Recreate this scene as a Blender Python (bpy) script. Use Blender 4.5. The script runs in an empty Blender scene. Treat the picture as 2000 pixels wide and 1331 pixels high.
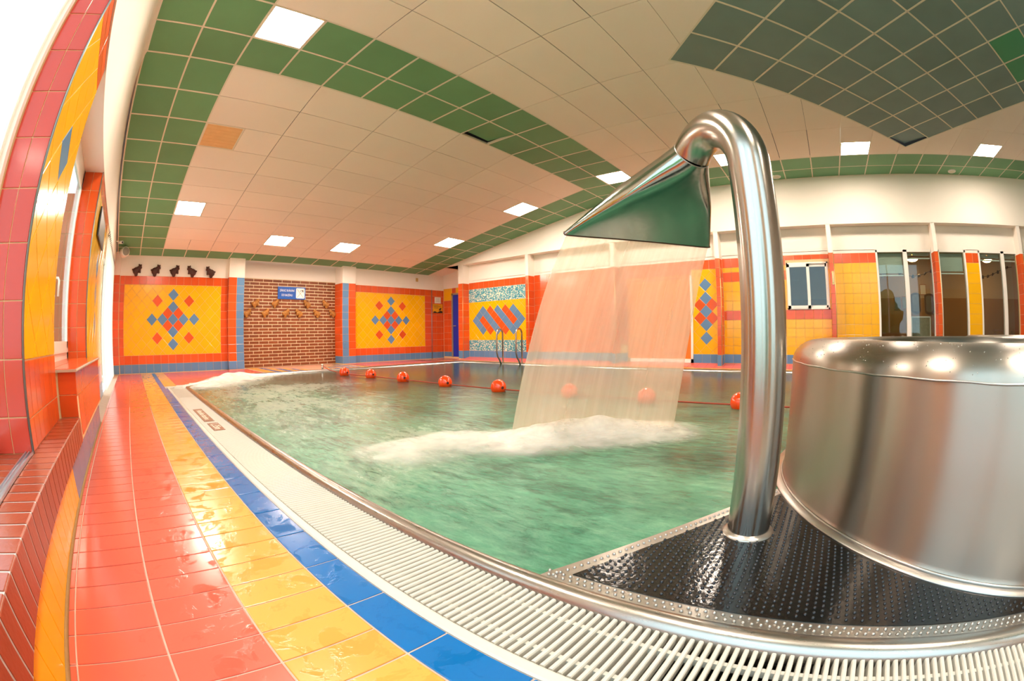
import bpy, bmesh, math, random
from mathutils import Vector, Matrix

random.seed(7)
PI = math.pi
scene = bpy.context.scene
COL = scene.collection

# ------------------------------------------------------------------ camera
cd = bpy.data.cameras.new('camera')
cam = bpy.data.objects.new('camera', cd)
COL.objects.link(cam)
cam.matrix_world = Matrix(((0.63962, 0.01818, -0.76847, 0.0),
                           (-0.76859, -0.00072, -0.63974, 0.0),
                           (-0.01218, 0.99983, 0.01351, 0.75),
                           (0, 0, 0, 1)))
cd.type = 'PANO'
cd.sensor_width = 36.0
cd.sensor_fit = 'HORIZONTAL'
cd.clip_start = 0.01
cd.panorama_type = 'FISHEYE_EQUISOLID'
cd.fisheye_lens = 15.6968
cd.fisheye_fov = PI
scene.camera = cam

# ------------------------------------------------------------------ world, exposure
w = bpy.data.worlds.new('overcast_sky')
scene.world = w
w.use_nodes = True
wn = w.node_tree
bg = wn.nodes['Background']
bg.inputs['Color'].default_value = (0.72, 0.86, 1.0, 1)
bg.inputs['Strength'].default_value = 1.9
vs = scene.view_settings
vs.view_transform = 'Standard'
vs.look = 'None'
vs.gamma = 1.0
vs.use_curve_mapping = False
vs.exposure = 1.42
scene.cycles.transparent_max_bounces = 24
scene.cycles.max_bounces = 12
scene.cycles.diffuse_bounces = 6
scene.display_settings.display_device = 'sRGB'
LAMP = 32.0

# ------------------------------------------------------------------ materials
def lin(h):
    h = h.lstrip('#')
    o = []
    for k in (0, 2, 4):
        c = int(h[k:k + 2], 16) / 255
        o.append(c / 12.92 if c <= 0.04045 else ((c + 0.055) / 1.055) ** 2.4)
    return (*o, 1.0)

def newmat(name):
    m = bpy.data.materials.new(name)
    m.use_nodes = True
    nt = m.node_tree
    return m, nt, nt.nodes['Principled BSDF']

def node(nt, kind, **kw):
    n = nt.nodes.new(kind)
    for k, v in kw.items():
        if hasattr(n, k) and k not in n.inputs:
            setattr(n, k, v)
        else:
            n.inputs[k].default_value = v
    return n

def plain(name, col, rough=0.5, metal=0.0, vary=0.0, nscale=0.0, namt=0.0, bump=0.0, bscale=30, spec=0.5, coat=0.0):
    """colour with per-object variation, a mild noise mottle and a fine bump"""
    m, nt, p = newmat(name)
    L = nt.links
    c = lin(col)
    p.inputs['Roughness'].default_value = rough
    p.inputs['Metallic'].default_value = metal
    p.inputs['Specular IOR Level'].default_value = spec
    p.inputs['Coat Weight'].default_value = coat
    p.inputs['Base Color'].default_value = c
    hsv = node(nt, 'ShaderNodeHueSaturation')
    hsv.inputs['Color'].default_value = c
    if vary or namt:
        tc = node(nt, 'ShaderNodeTexCoord')
        mix = node(nt, 'ShaderNodeMath', operation='ADD')
        mix.inputs[0].default_value = 1.0 - vary / 2 - namt / 2
        a = node(nt, 'ShaderNodeMath', operation='MULTIPLY')
        oi = node(nt, 'ShaderNodeObjectInfo')
        L.new(oi.outputs['Random'], a.inputs[0])
        a.inputs[1].default_value = vary
        add = node(nt, 'ShaderNodeMath', operation='ADD')
        L.new(a.outputs[0], add.inputs[0])
        nz = node(nt, 'ShaderNodeTexNoise')
        nz.inputs['Scale'].default_value = nscale or 4.0
        nz.inputs['Detail'].default_value = 4
        geo = node(nt, 'ShaderNodeNewGeometry')
        L.new(geo.outputs['Position'], nz.inputs['Vector'])
        b = node(nt, 'ShaderNodeMath', operation='MULTIPLY')
        L.new(nz.outputs['Fac'], b.inputs[0])
        b.inputs[1].default_value = namt
        L.new(b.outputs[0], add.inputs[1])
        L.new(add.outputs[0], mix.inputs[1])
        L.new(mix.outputs[0], hsv.inputs['Value'])
        L.new(hsv.outputs['Color'], p.inputs['Base Color'])
    if bump:
        geo = node(nt, 'ShaderNodeNewGeometry')
        nz = node(nt, 'ShaderNodeTexNoise')
        nz.inputs['Scale'].default_value = bscale
        nz.inputs['Detail'].default_value = 3
        L.new(geo.outputs['Position'], nz.inputs['Vector'])
        bp = node(nt, 'ShaderNodeBump')
        bp.inputs['Strength'].default_value = bump
        bp.inputs['Distance'].default_value = 0.01
        L.new(nz.outputs['Fac'], bp.inputs['Height'])
        L.new(bp.outputs['Normal'], p.inputs['Normal'])
    return m

def floor_mat(name, col):
    """glazed floor tile, wet in irregular patches: film of water is smoother and slightly darker"""
    m, nt, p = newmat(name)
    L = nt.links
    geo = node(nt, 'ShaderNodeNewGeometry')
    n1 = node(nt, 'ShaderNodeTexNoise')
    n1.inputs['Scale'].default_value = 9.0
    n1.inputs['Detail'].default_value = 6
    n1.inputs['Roughness'].default_value = 0.7
    n1.inputs['Distortion'].default_value = 0.6
    L.new(geo.outputs['Position'], n1.inputs['Vector'])
    # puddles keep to the pool side of the walkway
    sx = node(nt, 'ShaderNodeSeparateXYZ')
    L.new(geo.outputs['Position'], sx.inputs[0])
    mr = node(nt, 'ShaderNodeMapRange')
    mr.inputs['From Min'].default_value = -0.25
    mr.inputs['From Max'].default_value = 0.12
    mr.inputs['To Min'].default_value = -0.12
    mr.inputs['To Max'].default_value = 0.02
    L.new(sx.outputs['X'], mr.inputs['Value'])
    mr2 = node(nt, 'ShaderNodeMapRange')
    mr2.inputs['From Min'].default_value = 0.5
    mr2.inputs['From Max'].default_value = 1.2
    mr2.inputs['To Min'].default_value = 0.03
    mr2.inputs['To Max'].default_value = -0.14
    L.new(sx.outputs['X'], mr2.inputs['Value'])
    a0 = node(nt, 'ShaderNodeMath', operation='ADD')
    L.new(mr.outputs[0], a0.inputs[0])
    L.new(mr2.outputs[0], a0.inputs[1])
    ad = node(nt, 'ShaderNodeMath', operation='ADD')
    L.new(n1.outputs['Fac'], ad.inputs[0])
    L.new(a0.outputs[0], ad.inputs[1])
    r = node(nt, 'ShaderNodeValToRGB')
    r.color_ramp.elements[0].position = 0.565
    r.color_ramp.elements[1].position = 0.60
    L.new(ad.outputs[0], r.inputs['Fac'])
    rr = node(nt, 'ShaderNodeMapRange')
    rr.inputs['To Min'].default_value = 0.22
    rr.inputs['To Max'].default_value = 0.06
    L.new(r.outputs['Color'], rr.inputs['Value'])
    L.new(rr.outputs[0], p.inputs['Roughness'])
    hsv = node(nt, 'ShaderNodeHueSaturation')
    hsv.inputs['Color'].default_value = lin(col)
    oi = node(nt, 'ShaderNodeObjectInfo')
    mv = node(nt, 'ShaderNodeMapRange')
    mv.inputs['To Min'].default_value = 0.93
    mv.inputs['To Max'].default_value = 1.05
    L.new(oi.outputs['Random'], mv.inputs['Value'])
    mw = node(nt, 'ShaderNodeMapRange')
    mw.inputs['To Min'].default_value = 1.0
    mw.inputs['To Max'].default_value = 0.90
    L.new(r.outputs['Color'], mw.inputs['Value'])
    mm = node(nt, 'ShaderNodeMath', operation='MULTIPLY')
    L.new(mv.outputs[0], mm.inputs[0])
    L.new(mw.outputs[0], mm.inputs[1])
    L.new(mm.outputs[0], hsv.inputs['Value'])
    L.new(hsv.outputs['Color'], p.inputs['Base Color'])
    bp = node(nt, 'ShaderNodeBump')
    bp.inputs['Strength'].default_value = 0.12
    bp.inputs['Distance'].default_value = 0.004
    L.new(r.outputs['Color'], bp.inputs['Height'])
    L.new(bp.outputs['Normal'], p.inputs['Normal'])
    p.inputs['Specular IOR Level'].default_value = 0.6
    return m

def steel(name, col='#b9b4ac', rough=0.22, stretch=(1, 1, 1), bump=0.04, streak=0.10, aniso=0.0):
    """brushed stainless steel: fine stretched noise in roughness and bump"""
    m, nt, p = newmat(name)
    L = nt.links
    p.inputs['Metallic'].default_value = 1.0
    tc = node(nt, 'ShaderNodeTexCoord')
    mp = node(nt, 'ShaderNodeMapping')
    mp.inputs['Scale'].default_value = stretch
    L.new(tc.outputs['Object'], mp.inputs['Vector'])
    nz = node(nt, 'ShaderNodeTexNoise')
    nz.inputs['Scale'].default_value = 14.0
    nz.inputs['Detail'].default_value = 5
    L.new(mp.outputs[0], nz.inputs['Vector'])
    mr = node(nt, 'ShaderNodeMapRange')
    mr.inputs['To Min'].default_value = rough - streak / 2
    mr.inputs['To Max'].default_value = rough + streak
    L.new(nz.outputs['Fac'], mr.inputs['Value'])
    L.new(mr.outputs[0], p.inputs['Roughness'])
    p.inputs['Base Color'].default_value = lin(col)
    if aniso:
        p.inputs['Anisotropic'].default_value = aniso
        tg = node(nt, 'ShaderNodeTangent', direction_type='RADIAL', axis='Z')
        L.new(tg.outputs[0], p.inputs['Tangent'])
        p.inputs['Anisotropic Rotation'].default_value = 0.25
    bp = node(nt, 'ShaderNodeBump')
    bp.inputs['Strength'].default_value = bump
    bp.inputs['Distance'].default_value = 0.01
    L.new(nz.outputs['Fac'], bp.inputs['Height'])
    L.new(bp.outputs['Normal'], p.inputs['Normal'])
    return m

def emit(name, col, s):
    m, nt, p = newmat(name)
    p.inputs['Base Color'].default_value = lin(col)
    p.inputs['Emission Color'].default_value = lin(col)
    p.inputs['Emission Strength'].default_value = s
    return m

def glass(name, tint='#e8f0ee', rough=0.0, f0=1.5):
    m, nt, p = newmat(name)
    L = nt.links
    nt.nodes.remove(p)
    out = nt.nodes['Material Output']
    tr = node(nt, 'ShaderNodeBsdfTransparent')
    tr.inputs['Color'].default_value = lin(tint)
    gl = node(nt, 'ShaderNodeBsdfGlossy')
    gl.inputs['Roughness'].default_value = rough
    geo = node(nt, 'ShaderNodeNewGeometry')
    dt = node(nt, 'ShaderNodeVectorMath', operation='DOT_PRODUCT')
    L.new(geo.outputs['Normal'], dt.inputs[0])
    L.new(geo.outputs['Incoming'], dt.inputs[1])
    ab = node(nt, 'ShaderNodeMath', operation='ABSOLUTE')
    L.new(dt.outputs['Value'], ab.inputs[0])
    om = node(nt, 'ShaderNodeMath', operation='SUBTRACT')
    om.inputs[0].default_value = 1.0
    L.new(ab.outputs[0], om.inputs[1])
    pw5 = node(nt, 'ShaderNodeMath', operation='POWER')
    pw5.inputs[1].default_value = 5.0
    L.new(om.outputs[0], pw5.inputs[0])
    fr = node(nt, 'ShaderNodeMath', operation='MULTIPLY_ADD')
    fr.inputs[1].default_value = 0.90
    fr.inputs[2].default_value = 0.04
    L.new(pw5.outputs[0], fr.inputs[0])
    mx = node(nt, 'ShaderNodeMixShader')
    L.new(fr.outputs[0], mx.inputs[0])
    L.new(tr.outputs[0], mx.inputs[1])
    L.new(gl.outputs[0], mx.inputs[2])
    L.new(mx.outputs[0], out.inputs[0])
    return m

M = {}
M['red'] = plain('red_wall_tile', '#da5620', 0.16, vary=0.16, namt=0.08, nscale=3)
M['yel'] = plain('yellow_wall_tile', '#f3b206', 0.16, vary=0.08, namt=0.06, nscale=3)
M['blu'] = plain('blue_wall_tile', '#5f86ad', 0.18, vary=0.14, namt=0.08, nscale=3)
M['redsky'] = plain('red_wall_tile_sky_tint', '#cc4636', 0.13, vary=0.08, namt=0.06, nscale=3)  # red tile with the near jamb's pinkish sky reflection put into its colour
M['fred'] = floor_mat('red_floor_tile', '#da6350')
M['fyel'] = floor_mat('yellow_floor_tile', '#e2a24c')
M['fblu'] = floor_mat('blue_floor_tile', '#0f68ac')
M['fbei'] = floor_mat('beige_floor_tile', '#d9a184')
M['grout'] = plain('wall_grout', '#e0bd8c', 0.85, namt=0.1, nscale=12)
M['fgrout'] = plain('floor_grout', '#c2ae9c', 0.85, namt=0.3, nscale=20, bump=0.2)
M['sealant'] = plain('brown_sealant', '#9a7440', 0.7, namt=0.3, nscale=30, bump=0.3)
M['brick'] = plain('red_brown_brick', '#7e3e14', 0.5, vary=0.25, namt=0.3, nscale=14, bump=0.15, bscale=80)
M['ledge'] = plain('ledge_brick', '#9a4326', 0.3, vary=0.18, namt=0.25, nscale=10, bump=0.1, bscale=60)
M['mortar'] = plain('pale_mortar', '#efdcb8', 0.9, namt=0.1, nscale=20)
M['ledgegrout'] = plain('grey_ledge_grout', '#b9b3ae', 0.7, namt=0.2, nscale=30)
M['plaster'] = plain('white_plaster', '#f3e9dd', 0.8, namt=0.03, nscale=3, bump=0.03, bscale=60)
M['green'] = plain('green_ceiling_tile', '#6aa070', 0.6, vary=0.18, namt=0.22, nscale=2.5, bump=0.04, bscale=120)
M['greenb'] = plain('bright_green_ceiling_tile', '#3f9a6c', 0.5, vary=0.1, namt=0.1, nscale=2.5)
M['dgreen'] = plain('grey_green_ceiling_tile', '#7a938c', 0.6, vary=0.16, namt=0.24, nscale=2.5, bump=0.04, bscale=120)
M['white'] = plain('white_ceiling_tile', '#f6eada', 0.85, vary=0.04, namt=0.05, nscale=2, bump=0.05, bscale=150)
M['bar'] = plain('cream_grid_bar', '#e6dcc6', 0.5)
M['pleb'] = plain('dark_plenum', '#1a1c18', 0.9)
M['pvc'] = plain('white_plastic', '#eee9df', 0.35)
M['pvcg'] = plain('grate_plastic', '#cdc8bc', 0.4, namt=0.08, nscale=25)
M['trim'] = plain('grey_corner_profile', '#8f9690', 0.35, metal=0.6)
M['alu'] = plain('aluminium_track', '#c9ccd2', 0.3, metal=0.9)
M['dark'] = plain('dark_gap', '#15130f', 0.8)
M['black'] = plain('black_plastic', '#171512', 0.5)
M['glass'] = glass('window_glass')
M['lamp'] = emit('lamp_diffuser', '#ffeddb', LAMP)
M['warm'] = emit('warm_bulb', '#ffc98a', 22)
M['unlit'] = plain('amber_diffuser', '#ecbd80', 0.5, namt=0.2, nscale=8)
M['orange'] = plain('orange_float', '#ff4c06', 0.22, namt=0.06, nscale=20, coat=0.5)
M['rope'] = plain('red_rope', '#a8402a', 0.7, namt=0.3, nscale=80)
M['bear'] = plain('dark_brown_bear', '#4a2113', 0.6, vary=0.2, namt=0.4, nscale=18)
M['bearg'] = plain('tan_brown_bear', '#a56c28', 0.6, vary=0.2, namt=0.5, nscale=18)
M['curtain'] = plain('white_curtain', '#f4f1e8', 0.8)
M['signblue'] = plain('blue_sign', '#0f56b4', 0.35)
M['signwhite'] = plain('sign_white', '#f4f4f0', 0.4)
M['ink'] = plain('dark_ink', '#28201c', 0.6)
M['brownsign'] = plain('brown_sign', '#8e5a38', 0.5, namt=0.2, nscale=60)
M['yellowsign'] = plain('yellow_notice', '#e8a416', 0.5)
M['paper'] = plain('paper', '#ece4d2', 0.7)
M['door'] = plain('blue_door', '#1a35b8', 0.35, namt=0.2, nscale=4)
M['odoor'] = plain('orange_door', '#ee7a1e', 0.4, namt=0.08, nscale=4)
M['doorframe'] = plain('grey_door_frame', '#8f8676', 0.5)
M['brass'] = plain('pale_brass', '#d9bb7a', 0.35, metal=0.7)
M['barwall'] = plain('tan_bar_wall', '#c4a47c', 0.8, namt=0.08, nscale=3)
M['barlow'] = plain('brown_bar_dado', '#a06a2c', 0.7, namt=0.15, nscale=3)
M['wood'] = plain('dark_wood', '#4c2a16', 0.45, namt=0.4, nscale=12)
M['wood2'] = plain('honey_wood', '#a8682c', 0.45, namt=0.3, nscale=9)
M['picture'] = plain('faded_picture', '#6a6458', 0.4, namt=1.0, nscale=16)
M['board'] = plain('menu_board_print', '#8b8468', 0.4, namt=0.9, nscale=22)
M['blind'] = plain('pale_blind', '#c3c4b4', 0.6)
M['bounce'] = plain('pale_bounce_slab', '#d8d4cc', 0.8, namt=0.15, nscale=3)
M['blocker'] = plain('sky_blocker_render', '#8a6a4a', 0.85, namt=0.15, nscale=2)
M['lawn'] = plain('lawn', '#5f8a3a', 0.9, namt=0.6, nscale=3)
M['leaf'] = plain('leaves', '#3f6e32', 0.8, vary=0.3, namt=0.6, nscale=5)
M['bark'] = plain('bark', '#5c4632', 0.9, namt=0.4, nscale=9)
M['steel'] = steel('brushed_steel_tub', '#a79f95', 0.30, (6, 6, 0.4), 0.003, 0.06, 0.92)
M['pipe'] = steel('brushed_steel_pipe', '#b0aaa2', 0.22, (10, 10, 0.25), 0.0, 0.03, 0.6)
M['nozzle'] = steel('brushed_steel_nozzle', '#a8aca4', 0.13, (3, 3, 3), 0.02, 0.06)
M['lip'] = steel('steel_rim', '#aeaaa4', 0.27, (8, 0.6, 8), 0.004, 0.06)
M['plate'] = steel('studded_plate_steel', '#b5b2ad', 0.30, (5, 5, 5), 0.004, 0.08)
M['poolwall'] = plain('teal_pool_liner', '#4f9c84', 0.5)
M['studs'] = plain('dark_wet_stud', '#34363a', 0.18, metal=0.6)
M['mat'] = plain('black_wet_mat', '#0d0e0f', 0.14, bump=0.15, bscale=40)
M['droplet'] = plain('water_droplet', '#b9b6ae', 0.05, metal=0.6)

def water_material():
    m, nt, p = newmat('pool_water_surface')
    L = nt.links
    geo = node(nt, 'ShaderNodeNewGeometry')
    def noise(scale, stretch, rot, detail=6, rough=0.62, dist=0.0):
        mp = node(nt, 'ShaderNodeMapping')
        mp.inputs['Rotation'].default_value = (0, 0, rot)
        mp.inputs['Scale'].default_value = stretch
        L.new(geo.outputs['Position'], mp.inputs['Vector'])
        nz = node(nt, 'ShaderNodeTexNoise')
        nz.inputs['Scale'].default_value = scale
        nz.inputs['Detail'].default_value = detail
        nz.inputs['Roughness'].default_value = rough
        nz.inputs['Distortion'].default_value = dist
        L.new(mp.outputs[0], nz.inputs['Vector'])
        return nz.outputs['Fac']
    def math_(op, a, b=None, clamp=False):
        n = node(nt, 'ShaderNodeMath', operation=op)
        n.use_clamp = clamp
        for i, v in enumerate((a, b)):
            if v is None:
                continue
            if isinstance(v, (int, float)):
                n.inputs[i].default_value = v
            else:
                L.new(v, n.inputs[i])
        return n.outputs[0]
    def blob(cx, cy, rx, ry, ang):
        mp = node(nt, 'ShaderNodeMapping')
        mp.vector_type = 'TEXTURE'
        mp.inputs['Location'].default_value = (cx, cy, 0)
        mp.inputs['Rotation'].default_value = (0, 0, ang)
        mp.inputs['Scale'].default_value = (rx, ry, 1)
        L.new(geo.outputs['Position'], mp.inputs['Vector'])
        ln = node(nt, 'ShaderNodeVectorMath', operation='LENGTH')
        L.new(mp.outputs[0], ln.inputs[0])
        return math_('SUBTRACT', 1.0, ln.outputs['Value'], True)
    # churned zones: where the sheet lands, along its outflow, and the jets by the chamfered corner
    land = blob(2.92, 1.60, 1.15, 0.50, math.radians(-54))
    flow = blob(1.95, 2.45, 0.55, 1.5, math.radians(-58))
    side = blob(1.9, 5.3, 1.4, 3.2, math.radians(-8))
    jet = blob(1.7, 7.9, 0.9, 2.2, math.radians(-48))
    jet2 = blob(2.9, 6.4, 2.0, 0.9, math.radians(10))
    f1 = noise(2.6, (1, 0.55, 1), 0.5, 9, 0.72, 0.7)
    f2 = noise(20.0, (1.0, 0.35, 1), 0.3, 6, 0.72, 0.4)
    z = math_('ADD', math_('MULTIPLY', land, 1.5), math_('MULTIPLY', flow, 0.7))
    z = math_('ADD', z, math_('MULTIPLY', side, 0.85))
    z = math_('ADD', z, math_('MULTIPLY', jet, 1.4))
    z = math_('ADD', z, math_('MULTIPLY', jet2, 0.6))
    n = math_('ADD', math_('MULTIPLY', math_('SUBTRACT', f1, 0.48), 1.7), math_('MULTIPLY', math_('SUBTRACT', f2, 0.5), 1.5))
    foam = math_('ADD', math_('MULTIPLY', z, math_('ADD', n, 0.36)), math_('MULTIPLY', n, 0.12), True)
    body = node(nt, 'ShaderNodeValToRGB')
    body.color_ramp.elements[0].color = lin('#175640')
    body.color_ramp.elements[0].position = 0.36
    body.color_ramp.elements[1].color = lin('#66ac88')
    body.color_ramp.elements[1].position = 0.66
    L.new(math_('ADD', math_('MULTIPLY', noise(1.6, (1, 0.6, 1), 0.9, 7, 0.7, 0.6), 0.6), math_('MULTIPLY', f2, 0.4)), body.inputs['Fac'])
    ds = node(nt, 'ShaderNodeVectorMath', operation='DISTANCE')
    L.new(geo.outputs['Position'], ds.inputs[0])
    ds.inputs[1].default_value = (1.8, 2.2, 0)
    aer = node(nt, 'ShaderNodeMapRange')
    aer.inputs['From Min'].default_value = 2.0
    aer.inputs['From Max'].default_value = 4.6
    aer.inputs['To Min'].default_value = 0.0
    aer.inputs['To Max'].default_value = 1.0
    L.new(ds.outputs['Value'], aer.inputs['Value'])
    calm = math_('SUBTRACT', aer.outputs[0], math_('MULTIPLY', side, 0.8), True)
    mc = node(nt, 'ShaderNodeMix', data_type='RGBA')
    L.new(calm, mc.inputs['Factor'])
    L.new(body.outputs['Color'], mc.inputs['A'])
    mc.inputs['B'].default_value = lin('#27483c')
    mx = node(nt, 'ShaderNodeMix', data_type='RGBA')
    L.new(foam, mx.inputs['Factor'])
    L.new(mc.outputs['Result'], mx.inputs['A'])
    mx.inputs['B'].default_value = lin('#dcd9c4')
    L.new(mx.outputs['Result'], p.inputs['Base Color'])
    mr = node(nt, 'ShaderNodeMapRange')
    mr.inputs['To Min'].default_value = 0.16
    mr.inputs['To Max'].default_value = 0.7
    L.new(foam, mr.inputs['Value'])
    L.new(mr.outputs[0], p.inputs['Roughness'])
    p.inputs['IOR'].default_value = 1.33
    hb = math_('ADD', math_('MULTIPLY', f2, 0.5), math_('MULTIPLY', noise(5.0, (1, 0.5, 1), 0.6, 4), 1.0))
    # the far end lies calm: ripples fade away from the fall
    sx = node(nt, 'ShaderNodeVectorMath', operation='DISTANCE')
    L.new(geo.outputs['Position'], sx.inputs[0])
    sx.inputs[1].default_value = (2.2, 2.6, 0)
    fade = node(nt, 'ShaderNodeMapRange')
    fade.inputs['From Min'].default_value = 2.0
    fade.inputs['From Max'].default_value = 5.5
    fade.inputs['To Min'].default_value = 0.55
    fade.inputs['To Max'].default_value = 0.05
    L.new(sx.outputs['Value'], fade.inputs['Value'])
    bp = node(nt, 'ShaderNodeBump')
    bp.inputs['Distance'].default_value = 0.03
    L.new(fade.outputs[0], bp.inputs['Strength'])
    L.new(hb, bp.inputs['Height'])
    L.new(bp.outputs['Normal'], p.inputs['Normal'])
    return m
M['water'] = water_material()

def fall_material():
    m, nt, p = newmat('falling_water')
    L = nt.links
    nt.nodes.remove(p)
    out = nt.nodes['Material Output']
    uv = node(nt, 'ShaderNodeUVMap')
    mp = node(nt, 'ShaderNodeMapping')
    mp.inputs['Scale'].default_value = (26, 1.1, 1)
    L.new(uv.outputs[0], mp.inputs['Vector'])
    nz = node(nt, 'ShaderNodeTexNoise')
    nz.inputs['Scale'].default_value = 1.0
    nz.inputs['Detail'].default_value = 3
    nz.inputs['Roughness'].default_value = 0.5
    L.new(mp.outputs[0], nz.inputs['Vector'])
    mr = node(nt, 'ShaderNodeMapRange')
    mr.inputs['From Min'].default_value = 0.3
    mr.inputs['From Max'].default_value = 0.7
    mr.inputs['To Min'].default_value = 0.28
    mr.inputs['To Max'].default_value = 0.38
    L.new(nz.outputs['Fac'], mr.inputs['Value'])
    df = node(nt, 'ShaderNodeBsdfDiffuse')
    df.inputs['Color'].default_value = lin('#f4ead8')
    tl = node(nt, 'ShaderNodeBsdfTranslucent')
    tl.inputs['Color'].default_value = lin('#f8e8d0')
    m1 = node(nt, 'ShaderNodeMixShader')
    m1.inputs[0].default_value = 0.55
    L.new(df.outputs[0], m1.inputs[1])
    L.new(tl.outputs[0], m1.inputs[2])
    tr = node(nt, 'ShaderNodeBsdfTransparent')
    m2 = node(nt, 'ShaderNodeMixShader')
    L.new(mr.outputs[0], m2.inputs[0])
    L.new(tr.outputs[0], m2.inputs[1])
    L.new(m1.outputs[0], m2.inputs[2])
    L.new(m2.outputs[0], out.inputs[0])
    return m
M['fall'] = fall_material()

def spray_material():
    m, nt, p = newmat('spray')
    L = nt.links
    nt.nodes.remove(p)
    out = nt.nodes['Material Output']
    at = node(nt, 'ShaderNodeAttribute')
    at.attribute_name = 'veil'
    geo = node(nt, 'ShaderNodeNewGeometry')
    nz = node(nt, 'ShaderNodeTexNoise')
    nz.inputs['Scale'].default_value = 5.0
    nz.inputs['Detail'].default_value = 5
    L.new(geo.outputs['Position'], nz.inputs['Vector'])
    mr = node(nt, 'ShaderNodeMapRange')
    mr.inputs['From Min'].default_value = 0.3
    mr.inputs['From Max'].default_value = 0.7
    mr.inputs['To Min'].default_value = 0.35
    mr.inputs['To Max'].default_value = 1.15
    L.new(nz.outputs['Fac'], mr.inputs['Value'])
    mu = node(nt, 'ShaderNodeMath', operation='MULTIPLY')
    mu.use_clamp = True
    L.new(at.outputs['Fac'], mu.inputs[0])
    L.new(mr.outputs[0], mu.inputs[1])
    df = node(nt, 'ShaderNodeBsdfDiffuse')
    df.inputs['Color'].default_value = lin('#faf6ee')
    tr = node(nt, 'ShaderNodeBsdfTransparent')
    m2 = node(nt, 'ShaderNodeMixShader')
    L.new(mu.outputs[0], m2.inputs[0])
    L.new(tr.outputs[0], m2.inputs[1])
    L.new(df.outputs[0], m2.inputs[2])
    L.new(m2.outputs[0], out.inputs[0])
    return m
M['spray'] = spray_material()

# ------------------------------------------------------------------ builders
def obj(name, mesh, mat=None, parent=None, mtx=None):
    o = bpy.data.objects.new(name, mesh)
    COL.objects.link(o)
    if mat is not None and mesh is not None and not mesh.materials:
        mesh.materials.append(mat)
    if parent is not None:
        o.parent = parent
    if mtx is not None:
        o.matrix_local = mtx
    return o

def empty(name, loc=(0, 0, 0)):
    o = bpy.data.objects.new(name, None)
    COL.objects.link(o)
    o.location = loc
    o.empty_display_size = 0.1
    return o

def tag(o, label, cat, group=None):
    o['label'] = label
    o['category'] = cat
    if group:
        o['group'] = group
    return o

def structure(o):
    o['kind'] = 'structure'
    return o

def stuff(o):
    o['kind'] = 'stuff'
    return o

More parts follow.
